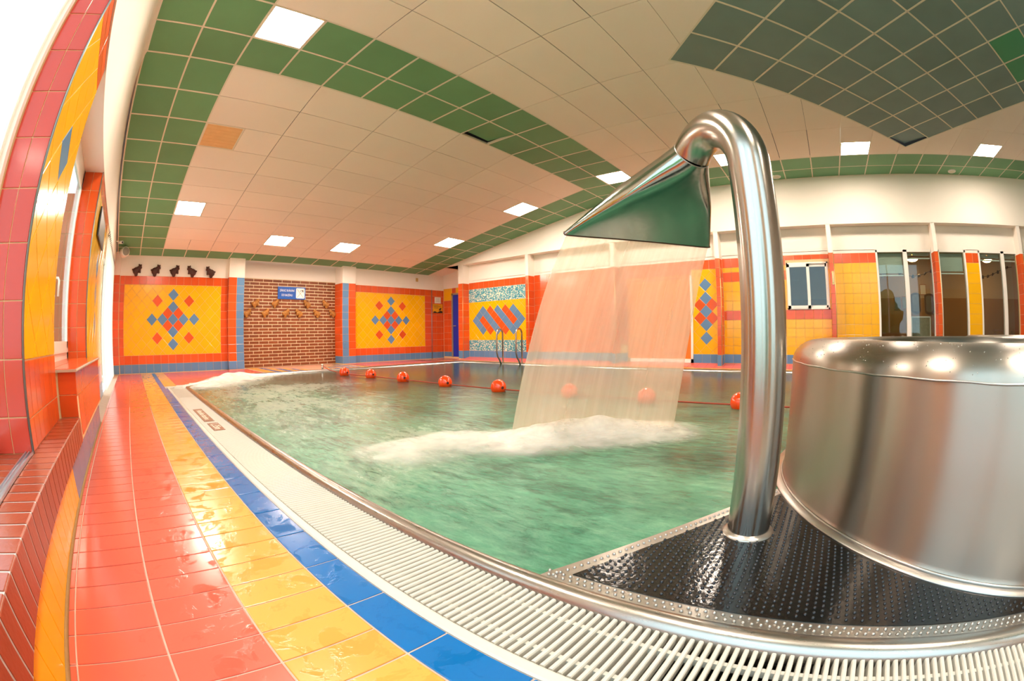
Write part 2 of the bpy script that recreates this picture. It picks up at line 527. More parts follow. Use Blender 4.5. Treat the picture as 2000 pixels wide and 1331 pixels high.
class MB:
    """collects boxes, tubes and lathed shapes into one mesh"""
    def __init__(self):
        self.v, self.f = [], []
        self.smooth = set()
    def add(self, vs_, fs, smooth=False):
        b = len(self.v)
        self.v += [tuple(x) for x in vs_]
        for f in fs:
            if smooth:
                self.smooth.add(len(self.f))
            self.f.append(tuple(b + i for i in f))
        return self
    def box(self, x0, x1, y0, y1, z0, z1):
        v = [(x, y, z) for z in (z0, z1) for y in (y0, y1) for x in (x0, x1)]
        return self.add(v, [(0, 2, 3, 1), (4, 5, 7, 6), (0, 1, 5, 4), (2, 6, 7, 3), (0, 4, 6, 2), (1, 3, 7, 5)])
    def prism(self, poly, axis, a, b):
        """polygon in the two axes other than `axis`, swept from a to b"""
        def P(p, t):
            q = list(p)
            q.insert(axis, t)
            return q
        n = len(poly)
        v = [P(p, a) for p in poly] + [P(p, b) for p in poly]
        f = [tuple(range(n)), tuple(range(2 * n - 1, n - 1, -1))]
        f += [(i, i + n, (i + 1) % n + n, (i + 1) % n) for i in range(n)]
        return self.add(v, f)
    def tube(self, pts, r, n=12, cap=True, closed=False):
        pts = [Vector(p) for p in pts]
        rr = r if isinstance(r, (list, tuple)) else [r] * len(pts)
        v, f = [], []
        prev = None
        m = len(pts)
        for i, p in enumerate(pts):
            if closed:
                t = pts[(i + 1) % m] - pts[i - 1]
            else:
                t = pts[min(i + 1, m - 1)] - pts[max(i - 1, 0)]
            t.normalize()
            if prev is None:
                u = t.cross(Vector((0, 0, 1)))
                if u.length < 1e-3:
                    u = t.cross(Vector((1, 0, 0)))
            else:
                u = prev - t * prev.dot(t)
            u.normalize()
            prev = u
            ww = t.cross(u)
            for k in range(n):
                a = 2 * PI * k / n
                v.append(p + rr[i] * (math.cos(a) * u + math.sin(a) * ww))
        rng = range(m) if closed else range(m - 1)
        for i in rng:
            j = (i + 1) % m
            for k in range(n):
                f.append((i * n + k, i * n + (k + 1) % n, j * n + (k + 1) % n, j * n + k))
        self.add(v, f, True)
        if cap and not closed:
            b = len(self.v) - len(v)
            self.f.append(tuple(b + k for k in range(n - 1, -1, -1)))
            self.f.append(tuple(b + (m - 1) * n + k for k in range(n)))
        return self
    def lathe(self, prof, c=(0, 0, 0), n=48, a0=0, a1=2 * PI, axis='z'):
        full = abs(a1 - a0 - 2 * PI) < 1e-6
        k = n if full else n + 1
        v = []
        for i in range(k):
            a = a0 + (a1 - a0) * i / n
            for r, z in prof:
                if axis == 'z':
                    v.append((c[0] + r * math.cos(a), c[1] + r * math.sin(a), c[2] + z))
                elif axis == 'x':
                    v.append((c[0] + z, c[1] + r * math.cos(a), c[2] + r * math.sin(a)))
                else:
                    v.append((c[0] + r * math.cos(a), c[1] + z, c[2] + r * math.sin(a)))
        m = len(prof)
        f = []
        for i in range(n):
            j = (i + 1) % k
            for q in range(m - 1):
                f.append((i * m + q, j * m + q, j * m + q + 1, i * m + q + 1))
        return self.add(v, f, True)
    def mesh(self, name):
        me = bpy.data.meshes.new(name)
        me.from_pydata(self.v, [], self.f)
        me.polygons.foreach_set('use_smooth', [i in self.smooth for i in range(len(self.f))])
        bm = bmesh.new()
        bm.from_mesh(me)
        bmesh.ops.remove_doubles(bm, verts=bm.verts, dist=1e-5)
        bmesh.ops.recalc_face_normals(bm, faces=bm.faces)
        bm.to_mesh(me)
        bm.free()
        return me
    def build(self, name, mat, parent=None, mtx=None):
        return obj(name, self.mesh(name), mat, parent, mtx)

class Frame:
    """a plane with axes u, v and outward normal n = u x v"""
    def __init__(self, o, u, v):
        self.o, self.u, self.v = Vector(o), Vector(u), Vector(v)
        self.n = self.u.cross(self.v)
    def mtx(self, a, b, h=0.0, roll=None):
        p = self.o + a * self.u + b * self.v + h * self.n
        R = Matrix((self.u, self.v, self.n)).transposed().to_4x4()
        if roll is not None:
            R = R @ roll
        return Matrix.Translation(p) @ R

_cache = {}
def tile_mesh(poly, t, mat, ch=0.0022):
    """thin slab with a chamfered face, polygon centred on its own middle"""
    key = (tuple((round(a, 4), round(b, 4)) for a, b in poly), round(t, 4), mat.name)
    if key in _cache:
        return _cache[key]
    n = len(poly)
    cx = sum(p[0] for p in poly) / n
    cy = sum(p[1] for p in poly) / n
    r = max(math.hypot(a - cx, b - cy) for a, b in poly)
    k = max(0.5, 1 - ch / r * 1.4)
    v = [(a, b, 0) for a, b in poly] + [(a, b, t - ch * 0.6) for a, b in poly] + \
        [(cx + (a - cx) * k, cy + (b - cy) * k, t) for a, b in poly]
    f = [tuple(range(2 * n, 3 * n))]
    for i in range(n):
        j = (i + 1) % n
        f.append((i, j, j + n, i + n))
        f.append((i + n, j + n, j + 2 * n, i + 2 * n))
    me = bpy.data.meshes.new('tile')
    me.from_pydata(v, [], f)
    me.materials.append(mat)
    _cache[key] = me
    return me

def tile(parent, name, fr, u0, u1, v0, v1, mat, gap=0.005, t=0.004, h=0.0):
    w_, h_ = (u1 - u0 - gap) / 2, (v1 - v0 - gap) / 2
    if w_ < 0.003 or h_ < 0.003:
        return None
    me = tile_mesh([(-w_, -h_), (w_, -h_), (w_, h_), (-w_, h_)], t, mat)
    return obj(name, me, None, parent, fr.mtx((u0 + u1) / 2, (v0 + v1) / 2, h))

def tile_poly(parent, name, fr, poly, mat, t=0.004):
    cx = sum(p[0] for p in poly) / len(poly)
    cy = sum(p[1] for p in poly) / len(poly)
    me = tile_mesh([(a - cx, b - cy) for a, b in poly], t, mat)
    return obj(name, me, None, parent, fr.mtx(cx, cy))

def clip(poly, nx, ny, d):
    """keep nx*x + ny*y <= d"""
    out = []
    for i in range(len(poly)):
        a, b = poly[i], poly[(i + 1) % len(poly)]
        da, db = nx * a[0] + ny * a[1] - d, nx * b[0] + ny * b[1] - d
        if da <= 0:
            out.append(a)
        if da * db < 0:
            s = da / (da - db)
            out.append((a[0] + s * (b[0] - a[0]), a[1] + s * (b[1] - a[1])))
    return out

def clip_rect(poly, u0, u1, v0, v1):
    for nx, ny, d in ((1, 0, u1), (-1, 0, -u0), (0, 1, v1), (0, -1, -v0)):
        if len(poly) < 3:
            return []
        poly = clip(poly, nx, ny, d)
    if len(poly) < 3:
        return []
    a = 0
    for i in range(len(poly)):
        p, q = poly[i], poly[(i + 1) % len(poly)]
        a += p[0] * q[1] - q[0] * p[1]
    return poly if abs(a) / 2 > 2e-4 else []

def grid_row(parent, fr, us, v0, v1, mat, name, gap=0.005):
    for a, b in zip(us[:-1], us[1:]):
        tile(parent, name, fr, a, b, v0, v1, mat, gap)

def steps(a, b, s):
    """edges from a to b in steps of s, last one cut"""
    out = [a]
    while out[-1] + s < b - 0.02:
        out.append(out[-1] + s)
    out.append(b)
    return out

TILE = {'red': 'red_tile', 'yel': 'yellow_tile', 'blu': 'blue_tile', 'redsky': 'red_tile'}

def diamonds(parent, fr, u0, u1, v0, v1, cu, cv, D, special, gap=0.005):
    """lattice of tiles set on their corners, clipped to the panel; special maps lattice places to a colour"""
    hw = D / 2 - gap * 0.7
    for half in (0, 1):
        for i in range(-14, 15):
            for j in range(-14, 15):
                a, b = i + half / 2, j + half / 2
                x, y = cu + a * D, cv + b * D
                poly = [(x - hw, y), (x, y - hw), (x + hw, y), (x, y + hw)]
                poly = clip_rect(poly, u0, u1, v0, v1)
                if not poly:
                    continue
                k = special.get((a, b), 'yel')
                tile_poly(parent, TILE[k], fr, poly, M[k])

# ------------------------------------------------------------------ floor
FY0 = 1.282
PITCH = 0.1395
SX0, SX1 = -0.437, 0.607
fl = MB()
fl.box(-0.60, 0.607, -8.2, 12.0, -0.25, -0.006)          # walkway beside the left wall
fl.prism([(0.607, 7.50), (2.80, 9.62), (8.60, 9.62), (9.90, 9.62), (9.90, 12.0), (0.607, 12.0)], 2, -0.25, -0.006)
floor = structure(fl.build('floor', M['fgrout']))
FF = Frame((0, 0, -0.006), (1, 0, 0), (0, 1, 0))
cols = [(-0.432, -0.402, 'fred', 'red_tile'), (-0.402, -0.100, 'fred', 'red_tile'), (-0.100, 0.186, 'fred', 'red_tile'),
        (0.186, 0.467, 'fyel', 'yellow_tile')]
far_rows = {'fred': MB(), 'fyel': MB(), 'fblu': MB(), 'fbei': MB()}
def far_tile(mk, x0, x1, y0, y1, g=0.004, z=0.0):
    far_rows[mk].box(x0 + g / 2, x1 - g / 2, y0 + g / 2, y1 - g / 2, -0.006 + z, z)
k0 = -11
y = FY0 + k0 * PITCH
k = k0
while y < 11.05:
    y1 = min(y + PITCH, 11.08)
    for (a, b, mk, nm) in cols:
        if y < 5.6:
            tile(floor, nm, FF, a, b, y, y1, M[mk], 0.007)
        else:
            far_tile(mk, a, b, y, y1)
    if k % 2 == 0:
        y2 = min(y + 2 * PITCH, 11.08)
        if y < 7.2:
            if y < 5.6:
                tile(floor, 'blue_tile', FF, 0.467, 0.600, y, y2, M['fblu'], 0.007)
            else:
                far_tile('fblu', 0.467, 0.600, y, y2)
        else:
            far_tile('fblu', 0.467, 0.560, y, y2)
    if y > 7.75:
        far_tile('fyel', 0.56, 0.80, y, y1)
    y = y1
    k += 1
# deck beyond the far edge of the pool
def pool_far(x):
    return 7.5 + (x - 0.607) * 0.967 if x < 2.80 else 9.62
x = 0.80
while x < 9.85:
    x1 = x + 0.2865
    yy = max(pool_far(x1), 7.95) + 0.0
    while yy < 11.05:
        y2 = min(yy + 0.2, 11.08)
        xm, ym = (x + x1) / 2, (yy + y2) / 2
        if not (3.15 < xm < 6.0 and 9.62 < ym) and not (8.40 < xm < 9.2):
            far_tile('fred', x, x1, yy, y2)
        yy = y2
    x = x1
# striped tiling in front of the brick bay
stripe = [(3.15, 3.42, 'fyel', 11.4), (3.42, 3.54, 'fblu', 11.1), (3.54, 3.72, 'fyel', 11.0), (3.72, 3.86, 'fblu', 10.8),
          (3.86, 4.02, 'fyel', 10.6), (4.02, 4.13, 'fblu', 10.4), (4.13, 4.28, 'fyel', 10.25)]
for (a, b, mk, yend) in stripe:
    for s in (0, 1):
        x0, x1 = (a, b) if s == 0 else (9.15 - b, 9.15 - a)
        ya = 9.62
        while ya < 11.4:
            yb = min(ya + 0.25, 11.42)
            far_tile(mk if yb <= yend + 0.05 else 'fbei', x0, x1, ya, yb)
            ya = yb
ya = 9.62
while ya < 11.4:
    yb = min(ya + 0.2, 11.42)
    for q in range(2):
        far_tile('fbei', 4.28 + q * 0.295, 4.575 + q * 0.295, ya, yb)
    ya = yb
for (a, b, mk) in ((8.40, 8.62, 'fyel'), (8.62, 8.90, 'fred'), (8.90, 9.18, 'fyel')):
    ya = 9.62
    while ya < 11.05:
        far_tile(mk, a, b, ya, min(ya + 0.25, 11.08))
        ya += 0.25
# right-hand deck rises gently to the wall
rd = MB()
rd.prism([(8.86, -0.25), (9.90, -0.25), (9.90, 0.100), (9.45, 0.100), (8.86, -0.012)], 1, -8.2, 9.62)
rd.build('right_deck', M['fgrout'], floor)
a_ = math.atan2(0.112, 0.59)
FR = Frame((8.86, 0, -0.012), (math.cos(a_), 0, math.sin(a_)), (0, 1, 0))
rt = {'fyel': MB(), 'fred': MB()}
ya = -8.0
while ya < 9.55:
    for (a, b, mk) in ((0.01, 0.17, 'fyel'), (0.17, 0.385, 'fred'), (0.385, 0.60, 'fred')):
        c = FR.mtx((a + b) / 2, ya + 0.1)
        m_ = rt[mk]
        v = [c @ Vector((sx * (b - a - 0.004) / 2, sy * 0.098, z)) for z in (0, 0.006) for sy in (-1, 1) for sx in (-1, 1)]
        m_.add(v, [(0, 2, 3, 1), (4, 5, 7, 6), (0, 1, 5, 4), (2, 6, 7, 3), (0, 4, 6, 2), (1, 3, 7, 5)])
    ya += 0.2
for mk, m_ in rt.items():
    stuff(m_.build('deck_tiles', M[mk], floor))
for mk, m_ in far_rows.items():
    stuff(m_.build('far_floor_tiles', M[mk], floor))
sl = MB()
sl.tube([(-0.437, y_, 0.0) for y_ in (-1.6, 0, 2.3, 4.6)], 0.012, 6)
sl.build('floor_joint', M['sealant'], floor)

# ------------------------------------------------------------------ pool
POOL = [(0.995, -8.0), (0.995, 7.34), (2.78, 9.20), (8.76, 9.20), (8.76, -8.0)]
pw = MB()
pw.prism(POOL, 2, -1.35, -0.012)
pool_water = structure(pw.build('pool_water', M['water']))
# subdivide only the surface outline: one flat sheet is enough, its relief is in the material
rim = MB()
def lip_profile(path, width_sign):
    prof = [(-0.088, -0.10), (-0.090, -0.02), (-0.084, 0.008), (-0.066, 0.024), (-0.042, 0.028), (-0.018, 0.018), (0.0, -0.002), (0.014, -0.03), (0.014, -0.2)]
    n = len(path)
    v = []
    for i, p in enumerate(path):
        p = Vector((p[0], p[1]))
        d0 = (p - Vector(path[i - 1])).normalized() if i else (Vector(path[1]) - p).normalized()
        d1 = (Vector(path[i + 1]) - p).normalized() if i < n - 1 else d0
        nn = Vector((d0.y + d1.y, -(d0.x + d1.x)))
        nn.normalize()
        sc = 1 / max(0.3, nn.dot(Vector((d1.y, -d1.x))))
        for (o_, z) in prof:
            q = p + nn * o_ * sc
            v.append((q.x, q.y, z))
    m = len(prof)
    f = [(i * m + q, (i + 1) * m + q, (i + 1) * m + q + 1, i * m + q + 1) for i in range(n - 1) for q in range(m - 1)]
    rim.add(v, f, True)
lip_profile(POOL, 1)
pool_rim = rim.build('pool_rim', M['lip'])
structure(pool_rim)
gut = MB()
gut.box(0.607, 0.93, -8, 7.5, -0.30, -0.12)
gutter = structure(gut.build('gutter_channel', M['dark']))

# overflow grate along the near edge
grate = empty('overflow_grate', (0.76, 3.1, 0))
tag(grate, 'white slatted overflow grate along the left pool edge', 'grate')
def loc(o):
    return Matrix.Translation(-Vector(o))
inv = loc((0.76, 3.1, 0))
g = MB()
g.prism([(0.600, -0.10), (0.645, -0.10), (0.645, -0.014), (0.638, 0.002), (0.632, 0.004), (0.606, 0.004), (0.600, -0.002)], 1, -1.6, 7.46)
g.build('frame', M['pvcg'], grate, inv)
SL = 0.0248
sm = MB()
sm.prism([(-0.0062, -0.034), (0.0062, -0.034), (0.0070, -0.004), (0.0045, 0.0), (-0.0045, 0.0), (-0.0070, -0.004)], 0, 0.0, 0.262)
slat_me = sm.mesh('slat')
slat_me.materials.append(M['pvcg'])
rest = MB()
ns = 0
yy = -1.25
while yy < 7.45:
    if ns < 300:
        obj('slat', slat_me, None, grate, inv @ Matrix.Translation((0.645, yy, 0.0)))
    else:
        rest.box(0.645, 0.907, yy - 0.0066, yy + 0.0066, -0.034, 0.0)
    ns += 1
    yy += SL
stuff(rest.build('far_slats', M['pvcg'], grate, inv))
for cx in (0.705, 0.845):
    c = MB()
    c.box(cx - 0.007, cx + 0.007, -1.5, 7.45, -0.030, -0.010)
    c.build('cross_rod', M['pvcg'], grate, inv)
# grates along the chamfer, far and right edges
far_grate = MB()
def strip_between(a, b, wd, n):
    a, b = Vector(a), Vector(b)
    d = (b - a) / n
    nn = Vector((d.y, -d.x)).normalized()
    for i in range(n):
        p, q = a + d * i, a + d * (i + 0.55)
        far_grate.add([(p.x, p.y, 0), (q.x, q.y, 0), (q.x - nn.x * wd, q.y - nn.y * wd, 0), (p.x - nn.x * wd, p.y - nn.y * wd, 0),
                       (p.x, p.y, -0.03), (q.x, q.y, -0.03), (q.x - nn.x * wd, q.y - nn.y * wd, -0.03), (p.x - nn.x * wd, p.y - nn.y * wd, -0.03)],
                      [(0, 1, 2, 3), (4, 7, 6, 5), (0, 4, 5, 1), (1, 5, 6, 2), (2, 6, 7, 3), (3, 7, 4, 0)])
strip_between((0.93, 7.42), (2.74, 9.29), 0.30, 100)
strip_between((2.74, 9.29), (8.72, 9.29), 0.32, 240)
fg = empty('overflow_grate', (4.7, 9.45, 0))
tag(fg, 'white overflow grate along the far edge and cut corner of the pool', 'grate')
stuff(far_grate.build('slats', M['pvcg'], fg, loc((4.7, 9.45, 0))))
fb = MB()
fb.prism([(0.62, 7.50), (0.93, 7.42), (2.74, 9.30), (8.72, 9.30), (8.72, 9.62), (2.80, 9.62)], 2, -0.12, -0.032)
fb.build('tray', M['pvcg'], fg, loc((4.7, 9.45, 0)))
rg = MB()
rg.box(8.77, 8.86, -8, 9.6, -0.15, -0.006)
structure(rg.build('trim_1', M['pvcg']))

# depth and warning plates lying on the grate
def text_mesh(s, size, align='CENTER'):
    cu = bpy.data.curves.new('t', 'FONT')
    cu.body = s
    cu.size = size
    cu.align_x = align
    cu.align_y = 'CENTER'
    cu.extrude = 0.0006
    cu.space_line = 1.0
    o = bpy.data.objects.new('t', cu)
    COL.objects.link(o)
    bpy.context.view_layer.update()
    me = bpy.data.meshes.new_from_object(o.evaluated_get(bpy.context.evaluated_depsgraph_get()))
    bpy.data.objects.remove(o)
    bpy.data.curves.remove(cu)
    return me

def grate_plate(x0, x1, y0, y1, txt, size, label):
    r = empty('depth_plate', ((x0 + x1) / 2, (y0 + y1) / 2, 0.0))
    tag(r, label, 'sign', 'brown plates on the overflow grate')
    b = MB()
    hx, hy = (x1 - x0) / 2, (y1 - y0) / 2
    b.box(-hx, hx, -hy, hy, 0.0, 0.004)
    b.build('plate', M['brownsign'], r)
    me = text_mesh(txt, size)
    lt = obj('lettering', me, M['paper'], r, Matrix.Translation((0, 0, 0.0045)) @ Matrix.Rotation(-PI / 2, 4, 'Z'))
    stuff(lt)
    for sx in (-1, 1):
        for sy in (-1, 1):
            s = MB()
            s.lathe([(0, 0.006), (0.004, 0.006), (0.004, 0.004)], (sx * (hx - 0.01), sy * (hy - 0.012), 0), 8)
            s.build('screw', M['alu'], r)
grate_plate(0.69, 0.795, 4.22, 5.02, 'Hloubka bazénu', 0.095, 'long brown lettered plate on the white grate, farther of the two')
grate_plate(0.697, 0.803, 3.76, 4.115, '1,35m', 0.11, 'short brown depth plate on the white grate, nearer of the two')

# ------------------------------------------------------------------ steel platform with the tub and the water cannon
plat = empty('studded_platform', (1.5, -0.6, 0.0))
tag(plat, 'black studded platform with steel border at the pool corner', 'platform')
ip = loc((1.5, -0.6, 0.0))
def edge_pt(t):          # pool side of the plate: a wide flat arc
    c, R = Vector((-1.10, -4.73)), 5.86
    a = math.radians(68.6 - 16.0 * t)
    return c + R * Vector((math.cos(a), math.sin(a)))
arc = [edge_pt(i / 12) for i in range(13)]
pl = MB()
poly = [(1.0, -3.2), (4.2, -3.2), (4.2, arc[-1].y)] + [(p.x, p.y) for p in reversed(arc)] + [(1.0, 0.735)]
pl.prism(poly, 2, -0.06, -0.004)
pl.build('plate', M['plate'], plat, ip)
mp_ = MB()
inner = []
for p in arc:
    d = (p - Vector((-1.10, -4.73))).normalized()
    q = p - d * 0.06
    inner.append(q)
start = [q for q in inner if q.x > 1.075]
mpoly = [(1.062, -3.1), (4.1, -3.1), (4.1, start[-1].y)] + [(q.x, q.y) for q in reversed(start)] + [(1.062, 0.648)]
mp_.prism(mpoly, 2, -0.010, -0.002)
mp_.build('black_mat', M['mat'], plat, ip)
TC, TR = Vector((2.60, -1.30)), 1.45
def inside(poly_, x, y_):
    c = False
    n = len(poly_)
    for i in range(n):
        x0, y0 = poly_[i]
        x1, y1 = poly_[(i + 1) % n]
        if (y0 > y_) != (y1 > y_) and x < (x1 - x0) * (y_ - y0) / (y1 - y0) + x0:
            c = not c
    return c
studs, studs2 = MB(), MB()
def stud(mb, x, y_):
    n = 7
    v = []
    for (r, z) in ((0.0062, -0.003), (0.0050, 0.0016), (0.0022, 0.0034)):
        for k_ in range(n):
            a = 2 * PI * k_ / n
            v.append((x + r * math.cos(a), y_ + r * math.sin(a), z))
    f = [(q * n + i, q * n + (i + 1) % n, (q + 1) * n + (i + 1) % n, (q + 1) * n + i) for q in range(2) for i in range(n)]
    f.append(tuple(range(2 * n, 3 * n)))
    mb.add(v, f, True)
SP = 0.0262
i = 0
while True:
    yq = 0.72 - i * SP
    if yq < -2.6:
        break
    off = (i % 2) * SP / 2
    xq = 1.085 + off
    while xq < 2.3:
        if inside(mpoly, xq, yq) and (Vector((xq, yq)) - TC).length > TR + 0.07 and (Vector((xq, yq)) - Vector((1.628, 0.2))).length > 0.11:
            stud(studs, xq, yq)
        xq += SP
    for xe in (1.021, 1.044):
        stud(studs2, xe, yq - 0.01 + (0.013 if xe > 1.03 else 0))
    i += 1
for t in range(60):
    p = edge_pt(t / 59)
    d = (p - Vector((-1.10, -4.73))).normalized()
    q = p - d * 0.03
    if (q - TC).length > TR + 0.05:
        stud(studs2, q.x, q.y)
stuff(studs.build('mat_studs', M['studs'], plat, ip))
stuff(studs2.build('border_studs', M['plate'], plat, ip))

def tub(center, R, name, label, n=128, drops=True):
    r = empty(name, (center[0], center[1], 0.0))
    tag(r, label, 'tub', 'round steel whirlpool tubs')
    b = MB()
    b.lathe([(R + 0.012, 0.0), (R + 0.004, 0.010), (R, 0.03), (R - 0.004, 0.30), (R - 0.012, 0.605)], (0, 0, 0), n)
    b.build('wall', M['steel'], r)
    t = MB()
    prof = [(R - 0.012, 0.605)]
    for q in range(1, 11):
        a = q / 10 * PI / 2
        prof.append((R - 0.012 - 0.17 * (1 - math.cos(a)), 0.605 + 0.108 * math.sin(a)))
    prof += [(R - 0.30, 0.713), (R - 0.36, 0.69), (R - 0.39, 0.64), (R - 0.40, 0.30)]
    t.lathe(prof, (0, 0, 0), n)
    t.build('rim', M['steel'], r)
    ws = MB()
    ws.tube([((R - 0.011) * math.cos(2 * PI * i_ / n), (R - 0.011) * math.sin(2 * PI * i_ / n), 0.605 + 0.0015 * math.sin(i_ * 1.7)) for i_ in range(n)], 0.004, 6, False, True)
    ws.build('weld_seam', M['plate'], r)
    fl_ = MB()
    fl_.lathe([(R - 0.02, 0.004), (R + 0.055, 0.004), (R + 0.058, -0.004), (R - 0.02, -0.004)], (0, 0, 0), n)
    fl_.build('base_flange', M['plate'], r)
    wd = MB()
    wd.tube([((R + 0.010) * math.cos(2 * PI * i_ / n), (R + 0.010) * math.sin(2 * PI * i_ / n), 0.008) for i_ in range(n)], 0.006, 6, False, True)
    wd.build('base_weld', M['plate'], r)
    wt = MB()
    wt.lathe([(0, 0.50), (R - 0.41, 0.50)], (0, 0, 0), n)
    wt.build('tub_water', M['water'], r)
    if drops:
        dm = MB()
        rnd = random.Random(3)
        for _ in range(420):
            a = math.radians(rnd.uniform(105, 235))
            if rnd.random() < 0.5:
                q = rnd.uniform(0.1, 1.0) * PI / 2
                rr, zz = R - 0.012 - 0.17 * (1 - math.cos(q)), 0.605 + 0.108 * math.sin(q)
            else:
                zz = rnd.uniform(0.08, 0.6)
                rr = R - 0.002 - 0.012 * zz / 0.6
            s = rnd.uniform(0.0012, 0.0030)
            cx_, cy_ = rr * math.cos(a), rr * math.sin(a)
            dm.add([(cx_ + s, cy_, zz), (cx_ - s, cy_, zz), (cx_, cy_ + s, zz), (cx_, cy_ - s, zz), (cx_, cy_, zz + s), (cx_, cy_, zz - s * 1.4)],
                   [(0, 2, 4), (2, 1, 4), (1, 3, 4), (3, 0, 4), (2, 0, 5), (1, 2, 5), (3, 1, 5), (0, 3, 5)], True)
        stuff(dm.build('droplets', M['droplet'], r))
    return r
tub(TC, TR, 'steel_tub', 'large brushed steel tub beside the water cannon post')
tub((4.76, -2.76), 0.95, 'steel_tub', 'smaller steel tub whose rim shows behind the large tub', 96, False)

# water cannon
PB = Vector((1.628, 0.2))
DIR = Vector((0.62, 0.785)).normalized()
NRM = Vector((DIR.y, -DIR.x))
can = empty('water_cannon', (PB.x, PB.y, 0.0))
tag(can, 'tall steel swan-neck water cannon with fan nozzle standing on the black mat', 'water cannon')
pr = 0.087
R_, PH, Z1 = 0.225, 130, 1.372
pts = [(0, 0, z) for z in (0.0, 0.2, 0.5, 0.8, 1.1, 1.25)]
for q in range(0, 23):
    a = math.radians(PH) * q / 22
    h = R_ * (1 - math.cos(a))
    pts.append((DIR.x * h, DIR.y * h, Z1 + R_ * math.sin(a)))
mb = MB()
mb.tube(pts, pr, 64, False)
mb.build('pipe', M['pipe'], can)
c_ = MB()
c_.lathe([(pr - 0.004, 0.014), (pr + 0.004, 0.010), (pr + 0.016, 0.004), (pr + 0.020, -0.002)], (0, 0, 0), 64)
c_.build('base_ring', M['plate'], can)
# fan nozzle: round pipe end flattening and widening into a slot
e = Vector(pts[-1])
ta = math.radians(PH)
head = Vector((DIR.x * math.sin(ta), DIR.y * math.sin(ta), math.cos(ta)))
Lp, Rp = Vector((1.83 - PB.x, 1.18 - PB.y, 1.25)), Vector((2.54 - PB.x, 0.62 - PB.y, 1.25))
end_c = (Lp + Rp) / 2
side = (Rp - Lp) / 2
hw_ = side.length
side.normalize()
NS, NR = 40, 14
v, f = [], []
for s in range(NR + 1):
    t = s / NR
    c = e.lerp(end_c, t)
    ax = (end_c - e).normalized()
    up0 = side.cross(ax)
    if up0.z < 0:
        up0 = -up0
    wdt = pr * (1 - t) + hw_ * t
    hgt = pr * (1 - t) ** 1.15 + 0.016 * t + 0.01 * math.sin(PI * t)
    for k in range(NS):
        a = 2 * PI * k / NS
        ex = 1.0 - 0.72 * min(1, t * 2.2)     # super-ellipse: flat faces, rounded long edges
        cxs = math.copysign(abs(math.cos(a)) ** (1.0 if t < 0.02 else ex + 0.28 * (1 - ex)), math.cos(a))
        sns = math.copysign(abs(math.sin(a)) ** (1.0 if t < 0.02 else max(0.30, ex)), math.sin(a))
        v.append(c + side * wdt * cxs + up0 * hgt * sns)
for s in range(NR):
    for k in range(NS):
        f.append((s * NS + k, s * NS + (k + 1) % NS, (s + 1) * NS + (k + 1) % NS, (s + 1) * NS + k))
nz_ = MB()
nz_.add(v, f, True)
nz_.build('fan_nozzle', M['nozzle'], can)
sm_ = MB()
sm_.tube([v[k] for k in range(NS)], 0.003, 6, False, True)
sm_.build('weld_seam', M['plate'], can)
lp_ = MB()
lp_.tube([v[NR * NS + k] for k in range(NS)], 0.004, 6, False, True)
lp_.build('slot_edge', M['wood'], can)

# the sheet of falling water
dL, dR = Vector((0.72, 0.97)), Vector((0.76, 0.50))
NU, NV = 36, 40
v, f, uvs = [], [], []
for side_ in (1, -1):
    for j in range(NV + 1):
        t = j / NV
        for i in range(NU + 1):
            u = i / NU
            p0 = Vector((1.83, 1.18)).lerp(Vector((2.54, 0.62)), 0.02 + 0.96 * u)
            dd = dL.lerp(dR, u)
            wob = 0.006 * math.sin(u * 37 + t * 3) + 0.004 * math.sin(u * 91)
            pos = p0 + dd * (t * (1 + wob)) + DIR * side_ * (0.010 + 0.018 * t)
            z = 1.245 - 0.62 * t - 0.625 * t * t
            v.append((pos.x, pos.y, z))
            uvs.append((u, t))
W_ = NU + 1
for s in range(2):
    b = s * W_ * (NV + 1)
    for j in range(NV):
        for i in range(NU):
            q = (b + j * W_ + i, b + j * W_ + i + 1, b + (j + 1) * W_ + i + 1, b + (j + 1) * W_ + i)
            f.append(q if s == 0 else q[::-1])
b = W_ * (NV + 1)
for j in range(NV):
    f.append((j * W_, (j + 1) * W_, b + (j + 1) * W_, b + j * W_))
    f.append((j * W_ + NU, b + j * W_ + NU, b + (j + 1) * W_ + NU, (j + 1) * W_ + NU))
me = bpy.data.meshes.new('waterfall')
me.from_pydata(v, [], f)
uvl = me.uv_layers.new(name='UVMap')
for lp in me.loops:
    uvl.data[lp.index].uv = uvs[lp.vertex_index]
me.polygons.foreach_set('use_smooth', [True] * len(f))
wf = obj('waterfall', me, M['fall'])
stuff(wf)
tag(wf, 'broad pale sheet of water falling from the fan nozzle into the pool', 'waterfall')

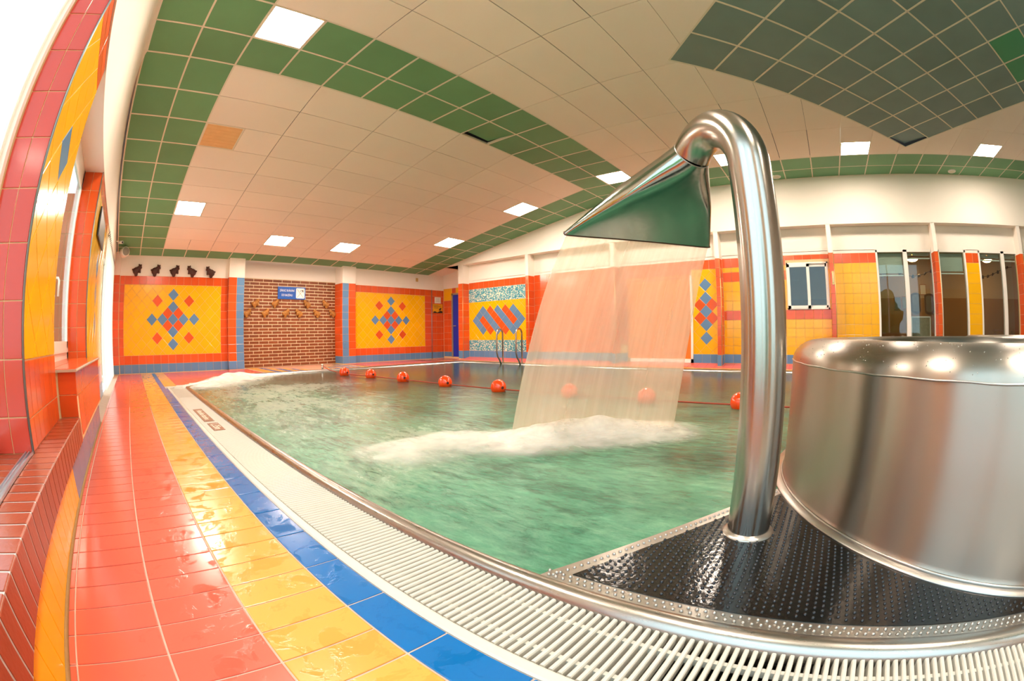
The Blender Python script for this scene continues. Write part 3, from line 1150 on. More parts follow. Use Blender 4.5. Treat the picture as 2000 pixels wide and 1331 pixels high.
def spray(name, label, a, b, half, height, seed, dens=0.9, layers=5):
    """soft mound of spray along a line: stacked thin height fields fading to nothing at their rims"""
    rnd = random.Random(seed)
    a, b = Vector(a), Vector(b)
    ax = b - a
    Ln = ax.length
    ax.normalize()
    nn = Vector((-ax.y, ax.x))
    ph = [rnd.uniform(0, 6.28) for _ in range(8)]
    v, f, dn = [], [], []
    NA, NB = 44, 24
    for L_ in range(layers):
        base = len(v)
        s = 1 - 0.12 * L_
        for i in range(NA + 1):
            u = -1 + 2 * i / NA
            for j in range(NB + 1):
                w_ = -1 + 2 * j / NB
                r = math.hypot(max(0, abs(u) - 0.55) / 0.45, w_)
                k = max(0.0, 1 - r * r)
                n_ = 0.86 + 0.08 * math.sin(u * 6 + w_ * 2 + ph[0]) + 0.06 * math.sin(u * 11 - w_ * 3 + ph[1])
                p = a + ax * (Ln * (0.5 + 0.5 * u * 1.15 * s)) + nn * (w_ * half * s)
                v.append((p.x, p.y, -0.006 + height * (0.25 + 0.75 * L_ / max(1, layers - 1)) * (k ** 1.3) * n_))
                dn.append(dens * (k ** 1.5) * (0.42 if L_ else 0.7) * n_)
        for i in range(NA):
            for j in range(NB):
                q = base + i * (NB + 1) + j
                f.append((q, q + 1, q + NB + 2, q + NB + 1))
    me_ = bpy.data.meshes.new(name)
    me_.from_pydata(v, [], f)
    at = me_.attributes.new('veil', 'FLOAT', 'POINT')
    at.data.foreach_set('value', dn)
    me_.polygons.foreach_set('use_smooth', [True] * len(f))
    o = obj(name, me_, M['spray'])
    stuff(o)
    tag(o, label, 'spray')
    return o
spray('splash_foam', 'white splash where the falling sheet hits the pool', (2.10, 2.20), (3.45, 1.05), 0.48, 0.16, 1, 1.6)
spray('splash_foam', 'mist drifting left of the splash towards the grate', (1.35, 2.35), (2.45, 2.2), 0.42, 0.09, 2, 0.75, 3)
spray('splash_foam', 'white spray gushing over the cut far corner of the pool', (0.95, 7.20), (2.95, 9.2), 0.62, 0.16, 3, 1.7)

# ------------------------------------------------------------------ left wall
LW = -0.565
wl = MB()
wl.box(-0.95, -0.440, -8.2, 4.58, -0.1, 0.184)            # plinth below the ledge
wl.box(-0.86, LW - 0.006, 1.956, 2.80, 0.18, 2.46)
wl.box(-0.86, -0.57, 1.957, 2.05, 2.4, 3.6)        # pier between window_1 and window_2
wl.box(-0.86, LW - 0.006, -1.9, -1.2, 0.18, 2.46)
wl.box(-0.86, LW - 0.006, -8.2, -5.2, 0.18, 2.46)
wl.box(-0.86, -0.43, 2.86, 4.75, 0.18, 0.585)             # boxed radiator below window_2
wl.box(-0.86, LW - 0.006, 4.806, 7.0, -0.1, 2.46)         # pier beyond window_2
wl.box(-0.86, LW - 0.006, 10.1, 11.3, -0.1, 2.46)
wl.box(-0.86, LW - 0.006, 7.0, 10.1, 2.36, 2.46)
wall_left = structure(wl.build('wall_left', M['grout']))
up = MB()
up.prism([(-0.9, 2.44), (-0.553, 2.44), (-0.550, 3.55), (-0.546, 3.68), (-0.535, 3.76), (-0.515, 3.815), (-0.485, 3.845), (-0.45, 3.86), (-0.45, 3.95), (-0.9, 3.95)], 1, 1.956, 11.3)
up.prism([(-0.9, 3.55), (-0.70, 3.55), (-0.70, 4.1), (-0.9, 4.1)], 1, -8.2, 1.956)
up.box(-0.86, -0.575, 1.2, 1.96, 3.55, 4.1)
up.box(-0.86, -0.575, -1.9, -1.2, 2.46, 4.1)
up.box(-0.86, -0.575, -8.2, -5.2, 2.46, 4.1)
up.build('upper_wall', M['plaster'], wall_left)
F_L = Frame((LW - 0.006, 0, 0), (0, 1, 0), (0, 0, 1))
F_J1 = Frame((0, 1.956, 0), (1, 0, 0), (0, 0, 1))
F_J2 = Frame((0, 4.806, 0), (1, 0, 0), (0, 0, 1))
jr = [0.322, 0.466, 0.690, 0.915, 1.141, 1.366, 1.590, 1.814, 2.038, 2.262, 2.486, 2.71, 2.934, 3.158, 3.382, 3.55]
for za, zb in zip(jr[:-1], jr[1:]):
    tile(wall_left, 'red_tile', F_J1, -0.790, -0.682, za, zb, M['redsky'], 0.005)
    tile(wall_left, 'red_tile', F_J1, -0.682, -0.572, za, zb, M['redsky'], 0.005)
jr2 = [0.596, 0.661, 0.889, 1.116, 1.341, 1.567, 1.796, 2.018, 2.243, 2.44]
for za, zb in zip(jr2[:-1], jr2[1:]):
    tile(wall_left, 'red_tile', F_J2, -0.800, -0.684, za, zb, M['red'], 0.005)
    tile(wall_left, 'red_tile', F_J2, -0.684, -0.571, za, zb, M['red'], 0.005)
for (za, zb) in ((0.322, 0.452), (0.452, 0.684)):
    grid_row(wall_left, F_L, [1.956, 2.07, 2.19, 2.31, 2.43, 2.55, 2.67, 2.80], za, zb, M['red'], 'red_tile')
sp1 = {(-0.5, 1.5): 'blu', (0.0, 0.0): 'blu'}
DL = 0.335
diamonds(wall_left, F_L, 1.962, 2.797, 0.688, 2.282, 2.385, 1.69, 0.312, {(0.0, 0.0): 'blu'}, 0.006)
for (ya, yb) in ((1.956, 2.38), (2.38, 2.80)):
    tile(wall_left, 'red_tile', F_L, ya, yb, 2.286, 2.36, M['red'])
    tile(wall_left, 'red_tile', F_L, ya, yb, 2.36, 2.44, M['red'])
# wall beyond window_2
grid_row(wall_left, F_L, steps(4.806, 7.0, 0.2), 0.0, 0.2, M['blu'], 'blue_tile')
grid_row(wall_left, F_L, steps(4.806, 7.0, 0.2), 0.2, 0.43, M['red'], 'red_tile')
diamonds(wall_left, F_L, 4.81, 6.995, 0.434, 2.282, 5.9, 1.30, DL, {(0.0, 0.0): 'blu', (0.0, 1.0): 'blu', (0.0, -1.0): 'blu'}, 0.006)
grid_row(wall_left, F_L, steps(4.806, 7.0, 0.25), 2.286, 2.44, M['red'], 'red_tile')
grid_row(wall_left, F_L, steps(10.1, 11.1, 0.2), 2.286, 2.44, M['red'], 'red_tile')
for za in range(10):
    grid_row(wall_left, F_L, steps(10.1, 11.1, 0.25), za * 0.2286, (za + 1) * 0.2286, M['yel'], 'yellow_tile')
# plinth tiles
F_P = Frame((-0.440, 0, 0), (0, 1, 0), (0, 0, 1))
grid_row(wall_left, F_P, [2.31 - 0.121 * q for q in range(26, -1, -1)], 0.008, 0.184, M['yel'], 'yellow_tile', 0.003)
grid_row(wall_left, F_P, steps(2.31, 4.58, 0.3), 0.008, 0.2, M['blu'], 'blue_tile', 0.003)
F_B = Frame((-0.430, 0, 0), (0, 1, 0), (0, 0, 1))
grid_row(wall_left, F_B, steps(2.95, 4.75, 0.12), 0.2, 0.442, M['red'], 'red_tile', 0.003)
grid_row(wall_left, F_B, steps(2.86, 4.75, 0.12), 0.442, 0.583, M['red'], 'red_tile', 0.003)
F_BN = Frame((0, 2.86, 0), (1, 0, 0), (0, 0, 1))
tile(wall_left, 'red_tile', F_BN, -0.565, -0.427, 0.322, 0.452, M['red'], 0.004)
tile(wall_left, 'red_tile', F_BN, -0.565, -0.427, 0.452, 0.583, M['red'], 0.004)
slab = MB()
slab.prism([(-0.82, 0.583), (-0.415, 0.583), (-0.412, 0.590), (-0.415, 0.598), (-0.82, 0.598)], 1, 2.83, 4.77)
slab.build('sill_board', M['fgrout'], wall_left)
F_S = Frame((0, 0, 0.598), (1, 0, 0), (0, 1, 0))
for ya, yb in zip(steps(2.84, 4.76, 0.24)[:-1], steps(2.84, 4.76, 0.24)[1:]):
    tile(wall_left, 'red_tile', F_S, -0.62, -0.418, ya, yb, M['red'])
    tile(wall_left, 'red_tile', F_S, -0.80, -0.62, ya, yb, M['red'])
# corner profiles
for (x0, y0, za, zb) in ((-0.565, 1.950, 0.322, 3.55), (-0.565, 4.800, 0.6, 2.44)):
    c = MB()
    c.tube([(x0 - 0.001, y0 + 0.001, za), (x0 - 0.001, y0 + 0.001, zb)], 0.0065, 10)
    c.build('corner_profile', M['trim'], wall_left)
# brick ledge: rowlock bricks, top and face in one
led = MB()
led.box(-0.900, -0.4225, -4.0, 2.855, 0.184, 0.3195)
led_o = led.build('mortar_bed', M['ledgegrout'], wall_left)
BP = 0.0893
bk = MB()
bk.prism([(-0.572, 0.186), (-0.421, 0.186), (-0.420, 0.190), (-0.420, 0.317), (-0.426, 0.322), (-0.572, 0.322)], 1, -0.0385, 0.0385)
bk_me = bk.mesh('brick')
bk_me.materials.append(M['ledge'])
bo = MB()
bo.box(-0.86, -0.612, -0.0385, 0.0385, 0.25, 0.322)
bo_me = bo.mesh('brick')
bo_me.materials.append(M['ledge'])
yb = 2.81
while yb > -1.6:
    obj('brick', bk_me, None, wall_left, Matrix.Translation((0, yb, 0)))
    if yb < 1.92:
        obj('brick', bo_me, None, wall_left, Matrix.Translation((0, yb, 0)))
    yb -= BP
# window_1: sliding track on the ledge, white frame, big pane
w1 = MB()
for (a, b) in ((-1.2, 1.945),):
    w1.box(-0.860, -0.795, b - 0.05, b, 0.322, 3.55)
    w1.box(-0.845, -0.825, b - 0.075, b - 0.05, 0.322, 3.55)
    w1.box(-0.860, -0.795, a, a + 0.06, 0.322, 3.55)
    w1.box(-0.860, -0.795, a, b, 0.322, 0.37)
    w1.box(-0.860, -0.795, a, b, 3.49, 3.55)
    w1.box(-0.860, -0.795, 0.20, 0.26, 0.322, 3.55)
window_1 = structure(w1.build('window_1', M['pvc']))
pn = MB()
pn.box(-0.838, -0.832, -1.15, 1.895, 0.36, 3.50)
pn.build('pane', M['glass'], window_1)
tk = MB()
for (xa, xb, zt) in ((-0.611, -0.604, 0.334), (-0.591, -0.585, 0.334), (-0.571, -0.564, 0.334), (-0.611, -0.564, 0.324)):
    tk.box(xa, xb, -1.2, 1.945, 0.318, zt)
tk.build('track', M['alu'], window_1)
# window_2: frame and opening sash set back in the recess
w2 = MB()
w2.box(-0.86, -0.800, 4.73, 4.80, 0.60, 2.44)
w2.box(-0.86, -0.800, 2.80, 2.87, 0.60, 2.44)
w2.box(-0.86, -0.800, 2.80, 4.80, 0.60, 0.66)
w2.box(-0.86, -0.800, 2.80, 4.80, 2.30, 2.44)
w2.box(-0.815, -0.785, 4.66, 4.72, 0.70, 2.30)
w2.box(-0.815, -0.785, 3.80, 3.87, 0.70, 2.30)
w2.box(-0.815, -0.785, 3.80, 4.72, 0.66, 0.76)
w2.box(-0.815, -0.785, 3.80, 4.72, 2.22, 2.30)
w2.box(-0.815, -0.785, 2.87, 2.94, 0.70, 2.30)
w2.box(-0.815, -0.785, 2.87, 3.80, 0.66, 0.76)
w2.box(-0.815, -0.785, 2.87, 3.80, 2.22, 2.30)
window_2 = structure(w2.build('window_2', M['pvc']))
for (a, b) in ((2.94, 3.80), (3.87, 4.66)):
    p_ = MB()
    p_.box(-0.803, -0.797, a, b, 0.76, 2.22)
    p_.build('pane', M['glass'], window_2)
h_ = MB()
h_.tube([(-0.785, 3.835, 1.24), (-0.755, 3.835, 1.24), (-0.745, 3.835, 1.22), (-0.745, 3.835, 1.10)], 0.011, 8)
h_.build('handle', M['pvc'], window_2)
# window_3 further back, behind the photographer
w3 = MB()
for (a, b) in ((-5.2, -1.9),):
    w3.box(-0.860, -0.795, b - 0.06, b, 0.322, 3.55)
    w3.box(-0.860, -0.795, a, a + 0.06, 0.322, 3.55)
    w3.box(-0.860, -0.795, a, b, 0.322, 0.38)
    w3.box(-0.860, -0.795, a, b, 3.49, 3.55)
    w3.box(-0.860, -0.795, -3.6, -3.54, 0.322, 3.55)
window_3 = structure(w3.build('window_3', M['pvc']))
p_ = MB()
p_.box(-0.838, -0.832, -5.15, -1.95, 0.37, 3.50)
p_.build('pane', M['glass'], window_3)
# glazed garden door behind the curtain
d1 = MB()
for ya in (7.0, 8.5, 10.03):
    d1.box(-0.80, -0.73, ya, ya + 0.07, 0.0, 2.36)
d1.box(-0.80, -0.73, 7.0, 10.1, 2.29, 2.36)
d1.box(-0.80, -0.73, 7.0, 10.1, 0.0, 0.09)
door_1 = structure(d1.build('door_1', M['pvc']))
for (a, b) in ((7.07, 8.5), (8.57, 10.03)):
    p_ = MB()
    p_.box(-0.768, -0.762, a, b, 0.09, 2.29)
    p_.build('pane', M['glass'], door_1)
# curtain on hooks
cur = empty('curtain', (-0.53, 8.5, 0.0))
tag(cur, 'sunlit white curtain hanging on hooks from a wall rail by the far left corner', 'curtain')
ic = loc((-0.53, 8.5, 0.0))
cm = MB()
n = 160
v, f = [], []
for i in range(n + 1):
    t = i / n
    yy = 7.1 + 2.9 * t
    for (z, amp) in ((2.27, 0.018), (1.6, 0.028), (0.9, 0.032), (0.06, 0.036)):
        v.append((-0.535 + amp * math.sin(t * 2 * PI * 19), yy, z))
for i in range(n):
    for q in range(3):
        f.append((i * 4 + q, (i + 1) * 4 + q, (i + 1) * 4 + q + 1, i * 4 + q + 1))
cm.add(v, f, True)
co = cm.build('cloth', None, cur, ic)
mcur, nt, p = newmat('curtain_cloth')
nt.nodes.remove(p)
df = node(nt, 'ShaderNodeBsdfDiffuse'); df.inputs[0].default_value = lin('#f6f2e8')
tl = node(nt, 'ShaderNodeBsdfTranslucent'); tl.inputs[0].default_value = lin('#f6f2e8')
mx = node(nt, 'ShaderNodeMixShader'); mx.inputs[0].default_value = 0.8
nt.links.new(df.outputs[0], mx.inputs[1]); nt.links.new(tl.outputs[0], mx.inputs[2])
tr = node(nt, 'ShaderNodeBsdfTransparent')
mx2 = node(nt, 'ShaderNodeMixShader'); mx2.inputs[0].default_value = 0.45
nt.links.new(mx.outputs[0], mx2.inputs[1]); nt.links.new(tr.outputs[0], mx2.inputs[2])
nt.links.new(mx2.outputs[0], nt.nodes['Material Output'].inputs[0])
co.data.materials.append(mcur)
rl = MB()
rl.tube([(-0.53, 7.0, 2.34), (-0.53, 10.1, 2.34)], 0.012, 10)
rl.build('rail', M['pvc'], cur, ic)
for i in range(20):
    yq = 7.12 + 2.86 * i / 19
    hk = MB()
    hk.tube([(-0.53, yq, 2.352), (-0.515, yq, 2.34), (-0.53, yq, 2.325), (-0.545, yq, 2.30), (-0.535, yq, 2.268)], 0.006, 6)
    hk.build('hook', M['black'], cur, ic)
# dark poster on the pier beyond window_2
po = empty('poster', (-0.55, 5.74, 2.05))
tag(po, 'dark framed poster high on the yellow wall beside the curtain', 'poster')
b = MB()
b.box(-0.008, 0.012, -0.48, 0.48, -0.16, 0.16)
b.build('frame', M['black'], po)
b = MB()
b.box(0.012, 0.014, -0.45, 0.45, -0.13, 0.13)
b.build('print', M['picture'], po)

# ------------------------------------------------------------------ back wall
YB = 11.10
YR = 11.45
XS = 0.974
al = math.radians(10.1)
YBRK, ZC = 4.61, 3.85
def ceil_z(y_):
    return ZC if y_ <= YBRK else ZC - (y_ - YBRK) * math.tan(al)
wb = MB()
wb.box(-0.60, 2.57, YB, YB + 0.3, -0.1, 2.23)
wb.box(6.32, 9.95, YB, YB + 0.3, -0.1, 2.23)
wb.box(2.95, 6.0, YR + 0.006, YR + 0.3, -0.1, 2.30)
wall_back = structure(wb.build('wall_back', M['grout']))
wu = MB()
def wall_up(x0, x1, yf, z0):
    wu.prism([(yf, z0), (yf + 0.35, z0), (yf + 0.35, ceil_z(yf) + 0.30), (yf, ceil_z(yf) + 0.33)], 0, x0, x1)
wall_up(-0.60, 2.57, YB - 0.004, 2.225)
wall_up(6.32, 9.95, YB - 0.004, 2.225)
wall_up(2.9, 6.1, YR - 0.02, 2.30)
wu.build('upper_wall', M['plaster'], wall_back)
F_W = Frame((0, YB, 0), (1, 0, 0), (0, 0, 1))
T = 0.2025
cross = {(0, 0): 'blu', (1, 0): 'blu', (-1, 0): 'blu', (2, 0): 'blu', (-2, 0): 'blu', (0, 1): 'blu', (0, -1): 'blu', (0, 2): 'blu', (0, -2): 'blu',
         (0.5, 0.5): 'red', (-0.5, 0.5): 'red', (0.5, -0.5): 'red', (-0.5, -0.5): 'red',
         (1.5, 1.5): 'red', (-1.5, 1.5): 'red', (1.5, -1.5): 'red', (-1.5, -1.5): 'red'}
cross = {(float(a), float(b)): c for (a, b), c in cross.items()}
def panel(u0, p0, p1, u1, cu):
    us = [u0] + steps(p0, p1, T) + [u1] if u0 < p0 - 0.03 else steps(p0, p1, T) + [u1]
    grid_row(wall_back, F_W, us, 0.010, 0.212, M['blu'], 'blue_tile')
    grid_row(wall_back, F_W, us, 0.212, 0.412, M['red'], 'red_tile')
    grid_row(wall_back, F_W, us, 2.025, 2.225, M['red'], 'red_tile')
    zs = [0.412 + (2.025 - 0.412) / 8 * q for q in range(9)]
    for za, zb in zip(zs[:-1], zs[1:]):
        if u0 < p0 - 0.03:
            tile(wall_back, 'red_tile', F_W, u0, p0, za, zb, M['red'])
        tile(wall_back, 'red_tile', F_W, p1, u1, za, zb, M['red'])
    diamonds(wall_back, F_W, p0 + 0.002, p1 - 0.002, 0.415, 2.022, cu, 1.225, 0.2865, cross)
panel(-0.39, -0.262, 2.39, 2.57, 1.09)
panel(6.36, 6.375, 9.01, 9.29, 7.68)
# extra tiles between panel and alcove
F_W2 = Frame((0, YB + 0.0, 0), (1, 0, 0), (0, 0, 1))
zs = [0.010] + [0.212 + 0.2013 * q for q in range(11)]
for i, (za, zb) in enumerate(zip(zs[:-1], zs[1:])):
    k = 'blu' if i == 0 else 'red'
    for (a, b) in ((9.29, 9.50), (9.50, 9.70), (9.70, 9.81)):
        tile(wall_back, TILE[k], F_W2, a, b, za, zb, M[k])
pf = MB()
pf.tube([(9.29, YB - 0.008, 0.0), (9.29, YB - 0.008, 2.23)], 0.012, 8)
pf.build('corner_profile', M['trim'], wall_back)
# corner pilaster at the far left
cp = MB()
cp.box(-0.60, -0.40, YB - 0.10, YB + 0.1, 0, 2.225)
cp.build('corner_pier', M['grout'], wall_back)
F_C = Frame((0, YB - 0.10, 0), (1, 0, 0), (0, 0, 1))
for i, (za, zb) in enumerate(zip(zs[:-1], zs[1:])):
    tile(wall_back, 'blue_tile' if i == 0 else 'red_tile', F_C, -0.56, -0.40, za, zb, M['blu' if i == 0 else 'red'])
cpu = MB()
cpu.box(-0.60, -0.40, YB - 0.10, YB + 0.1, 2.225, ceil_z(YB - 0.1) + 0.02)
cpu.build('pier_top', M['plaster'], wall_back)
# two piers framing the brick bay
def pier(x0, x1, colsP, left_col):
    pm = MB()
    pm.box(x0 + 0.006, x1, YB - 0.114, YB + 0.36, 0, 2.24)
    pm.build('pier', M['grout'], wall_back)
    pt = MB()
    pt.prism([(YB - 0.12, 2.24), (YB + 0.36, 2.24), (YB + 0.36, ceil_z(YB + 0.2) + 0.05), (YB - 0.12, ceil_z(YB - 0.12) + 0.02)], 0, x0, x1)
    pt.build('pier_top', M['plaster'], wall_back)
    FPn = Frame((0, YB - 0.114, 0), (1, 0, 0), (0, 0, 1))
    FPs = Frame((x0 + 0.006, 0, 0), (0, -1, 0), (0, 0, 1))
    zz = [0.010] + [0.212 + 0.2028 * q for q in range(11)]
    for i, (za, zb) in enumerate(zip(zz[:-1], zz[1:])):
        for (a, b, k) in colsP:
            kk = 'blu' if i == 0 else k
            tile(wall_back, TILE[kk], FPn, a, b, za, zb, M[kk])
        kk = 'blu' if i == 0 else left_col
        tile(wall_back, TILE[kk], FPs, -(YB - 0.0), -(YB - 0.114), za, zb, M[kk])
        if x0 > 5:
            tile(wall_back, TILE[kk], FPs, -(YR), -(YB), za, zb, M[kk])
pier(2.57, 3.00, ((2.576, 2.79, 'red'), (2.79, 3.0, 'blu')), 'red')
pier(5.92, 6.36, ((5.926, 6.13, 'blu'), (6.13, 6.36, 'red')), 'red')
# brick bay
bay = MB()
bay.box(2.9, 6.1, YR, YR + 0.05, 0.0, 2.30)
bay.build('mortar_bed', M['mortar'], wall_back)
F_K = Frame((0, YR, 0), (1, 0, 0), (0, 0, 1))
rows = 27
bats = MB()
rh = 2.29 / rows
for r in range(rows):
    x = 3.0 - (0.0 if r % 2 else 0.17)
    while x < 5.98:
        a, b = max(x, 3.0), min(x + 0.282, 5.985)
        if 0.03 < b - a < 0.13:
            bats.box(a + 0.0105, b - 0.0105, YR - 0.012, YR, r * rh + 0.0145, (r + 1) * rh - 0.0105)
        elif b - a >= 0.13:
            tile(wall_back, 'brick', F_K, a, b, r * rh + 0.004, (r + 1) * rh, M['brick'], 0.017, 0.012)
        x += 0.282

stuff(bats.build('brick_ends', M['brick'], wall_back))
# no-jumping sign on the bricks
sg = empty('no_jumping_sign', (4.535, YR - 0.022, 1.945))
tag(sg, 'blue and white sign forbidding jumping, fixed high on the brick bay', 'sign')
b = MB()
b.box(-0.42, 0.42, -0.008, 0.008, -0.165, 0.165)
b.build('panel', M['signblue'], sg)
b = MB()
def rrect(x0, x1, z0, z1, r):
    out = []
    for (cx_, cz_, a0) in ((x1 - r, z1 - r, 0), (x0 + r, z1 - r, 90), (x0 + r, z0 + r, 180), (x1 - r, z0 + r, 270)):
        for q in range(5):
            a = math.radians(a0 + q * 22.5)
            out.append((cx_ + r * math.cos(a), cz_ + r * math.sin(a)))
    return out
b.prism(rrect(0.13, 0.395, -0.138, 0.138, 0.03), 1, -0.010, -0.006)
b.build('pictogram_field', M['signwhite'], sg)
RX = Matrix.Rotation(PI / 2, 4, 'X')
for (s, z) in (('ZÁKAZ SKÁKÁNÍ', 0.062), ('DO BAZÉNU', -0.062)):
    me = text_mesh(s, 0.073)
    bm = bmesh.new(); bm.from_mesh(me)
    bmesh.ops.scale(bm, vec=(0.80, 1.15, 1), verts=bm.verts)
    bm.to_mesh(me); bm.free()
    stuff(obj('lettering', me, M['signwhite'], sg, Matrix.Translation((-0.145, -0.0095, z)) @ RX))
b = MB()   # diving figure
def disc(cx_, cz_, rx, rz, ang=0, n_=14):
    return [(cx_ + rx * math.cos(t) * math.cos(ang) - rz * math.sin(t) * math.sin(ang), cz_ + rx * math.cos(t) * math.sin(ang) + rz * math.sin(t) * math.cos(ang)) for t in [2 * PI * q / n_ for q in range(n_)]]
b.prism(disc(0.335, 0.068, 0.030, 0.016, -0.3), 1, -0.0115, -0.0095)
b.prism(disc(0.268, 0.062, 0.012, 0.012), 1, -0.0115, -0.0095)
b.prism(disc(0.300, 0.080, 0.030, 0.006, 0.2), 1, -0.0115, -0.0095)
b.prism(disc(0.345, 0.035, 0.007, 0.028, 0.3), 1, -0.0115, -0.0095)
b.build('diver', M['ink'], sg)
b = MB()
for s in (-1, 1):
    d = math.hypot(0.20, 0.23) / 2
    ang = math.atan2(0.23, 0.20) * s
    b.prism([(0.2625 + x_ * math.cos(ang) - z_ * math.sin(ang), -0.005 + x_ * math.sin(ang) + z_ * math.cos(ang)) for (x_, z_) in ((-d, -0.004), (d, -0.004), (d, 0.004), (-d, 0.004))], 1, -0.013, -0.0112)
b.build('cross_mark', M['bearg'], sg)

# bear figures
def bear_mesh(name, flip, depth):
    bm = bmesh.new()
    def ball(x, z, rx, rz, ry, ang=0.0, y_=0.0):
        mt = Matrix.Translation((x, y_, z)) @ Matrix.Rotation(-ang, 4, 'Y') @ Matrix.Diagonal((rx, ry, rz, 1))
        bmesh.ops.create_uvsphere(bm, u_segments=16, v_segments=10, radius=1.0, matrix=mt)
    ball(0.0, 0.035, 0.050, 0.055, 0.030)
    ball(0.0, 0.115, 0.100, 0.080, 0.045, 0.25)
    ball(0.055, 0.165, 0.055, 0.050, 0.040, 0.6)
    ball(0.100, 0.205, 0.046, 0.050, 0.040)
    ball(0.128, 0.180, 0.026, 0.028, 0.032)
    ball(0.070, 0.250, 0.019, 0.021, 0.018)
    ball(0.130, 0.243, 0.017, 0.019, 0.018)
    ball(0.095, 0.105, 0.030, 0.048, 0.035, -0.3, -0.012)
    ball(0.105, 0.075, 0.026, 0.022, 0.030, 0, -0.015)
    ball(-0.100, 0.135, 0.021, 0.022, 0.020)
    ball(-0.045, 0.085, 0.045, 0.055, 0.030, 0.3, -0.022)
    if flip:
        bmesh.ops.scale(bm, vec=(-1, 1, 1), verts=bm.verts)
        bmesh.ops.reverse_faces(bm, faces=bm.faces)
    me_ = bpy.data.meshes.new(name)
    bm.to_mesh(me_)
    bm.free()
    o = bpy.data.objects.new(name, me_)
    COL.objects.link(o)
    md = o.modifiers.new('r', 'REMESH')
    md.mode = 'VOXEL'
    md.voxel_size = 0.009
    md.use_smooth_shade = True
    bpy.context.view_layer.update()
    out = bpy.data.meshes.new_from_object(o.evaluated_get(bpy.context.evaluated_depsgraph_get()))
    bpy.data.objects.remove(o)
    bpy.data.meshes.remove(me_)
    return out
bR, bL = bear_mesh('bear', False, 0.05), bear_mesh('bear', True, 0.05)
bR.materials.append(M['bear']); bL.materials.append(M['bear'])
gR, gL = bR.copy(), bL.copy()
gR.materials[0] = M['bearg']; gL.materials[0] = M['bearg']
ORD = ['first', 'second', 'third', 'fourth', 'fifth', 'sixth']
for i, (x, z) in enumerate([(0.034, 2.225), (0.546, 2.225), (1.062, 2.225), (1.571, 2.225), (2.082, 2.225)]):
    r = obj('bear_figure', bR if i < 3 else bL, None, None, Matrix.Translation((x, YB - 0.05, z)))
    tag(r, 'dark brown bear above the left diamond panel, %s of five from the left wall' % ORD[i], 'bear figure', 'bears on the white wall')
hooks = [(3.43, 1.667, 0), (4.018, 1.677, 0), (5.032, 1.677, 1), (5.626, 1.692, 1)]
hooks2 = [(3.199, 1.416, 0), (3.726, 1.42, 0), (4.337, 1.426, 0), (4.782, 1.424, 1), (5.341, 1.424, 1), (5.85, 1.431, 1)]
pegm = MB()
pegm.tube([(0, -0.02, 0.11), (0, -0.065, 0.11), (0, -0.075, 0.125)], 0.007, 8)
peg_me = pegm.mesh('hook')
peg_me.materials.append(M['brass'])
def hook_bear(x, z, fl_, lab):
    r = empty('bear_hook', (x, YR - 0.042, z - 0.13))
    tag(r, lab, 'coat hook', 'bear hooks on the brick bay')
    obj('bear', gL if fl_ else gR, None, r, Matrix.Diagonal((0.88, 1, 0.88, 1)))
    for sx in (-0.03, 0.07):
        obj('hook', peg_me, None, r, Matrix.Translation((-sx if fl_ else sx, 0, 0)))
for i, (x, z, fl_) in enumerate(hooks):
    hook_bear(x, z, fl_, 'tan bear hook, upper row on the bricks, %s of four from the left' % ORD[i])
for i, (x, z, fl_) in enumerate(hooks2):
    hook_bear(x, z, fl_, 'tan bear hook, lower row on the bricks, %s of six from the left' % ORD[i])

# motion sensor, notices by the alcove
ms = empty('motion_sensor', (8.667, YB - 0.004, 2.51))
tag(ms, 'small cream motion sensor on the white wall above the right diamond panel', 'sensor')
b = MB()
b.box(-0.035, 0.035, -0.035, 0.0, -0.055, 0.055)
b.build('body', M['brass'], ms)
b = MB()
b.lathe([(0.0, 0.022), (0.018, 0.016), (0.026, 0.0)], (0, -0.035, -0.005), 16, axis='y')
b.build('lens', M['pvc'], ms)
nt1 = empty('notice', (9.545, YB - 0.008, 1.90))
tag(nt1, 'white lettered notice sheet above the yellow notice by the blue door', 'notice')
b = MB(); b.box(-0.13, 0.13, -0.004, 0.0, -0.10, 0.10); b.build('sheet', M['paper'], nt1)
b = MB()
for q in range(5):
    wq = 0.10 - 0.02 * (q % 2)
    b.box(-wq, wq, -0.005, -0.004, 0.055 - q * 0.026, 0.063 - q * 0.026)
stuff(b.build('print_lines', M['doorframe'], nt1))
nt2 = empty('notice', (9.55, YB - 0.008, 1.625))
tag(nt2, 'yellow poster with dark hills below the white notice by the blue door', 'poster')
b = MB(); b.box(-0.21, 0.21, -0.004, 0.0, -0.15, 0.15); b.build('sheet', M['yellowsign'], nt2)
b = MB()
b.prism([(-0.20, -0.145), (0.20, -0.145), (0.20, -0.09), (0.14, -0.06), (0.07, -0.08), (0.02, -0.11), (-0.04, -0.125), (-0.10, -0.09), (-0.15, -0.085), (-0.20, -0.11)], 1, -0.006, -0.004)
b.prism([(0.04, -0.05), (0.10, -0.06), (0.16, 0.0), (0.13, 0.03), (0.09, 0.02)], 1, -0.006, -0.004)
for q in range(4):
    b.box(-0.17, 0.02 + 0.1 * (q == 1), -0.005, -0.004, 0.10 - q * 0.03, 0.108 - q * 0.03)
stuff(b.build('print', M['ink'], nt2))

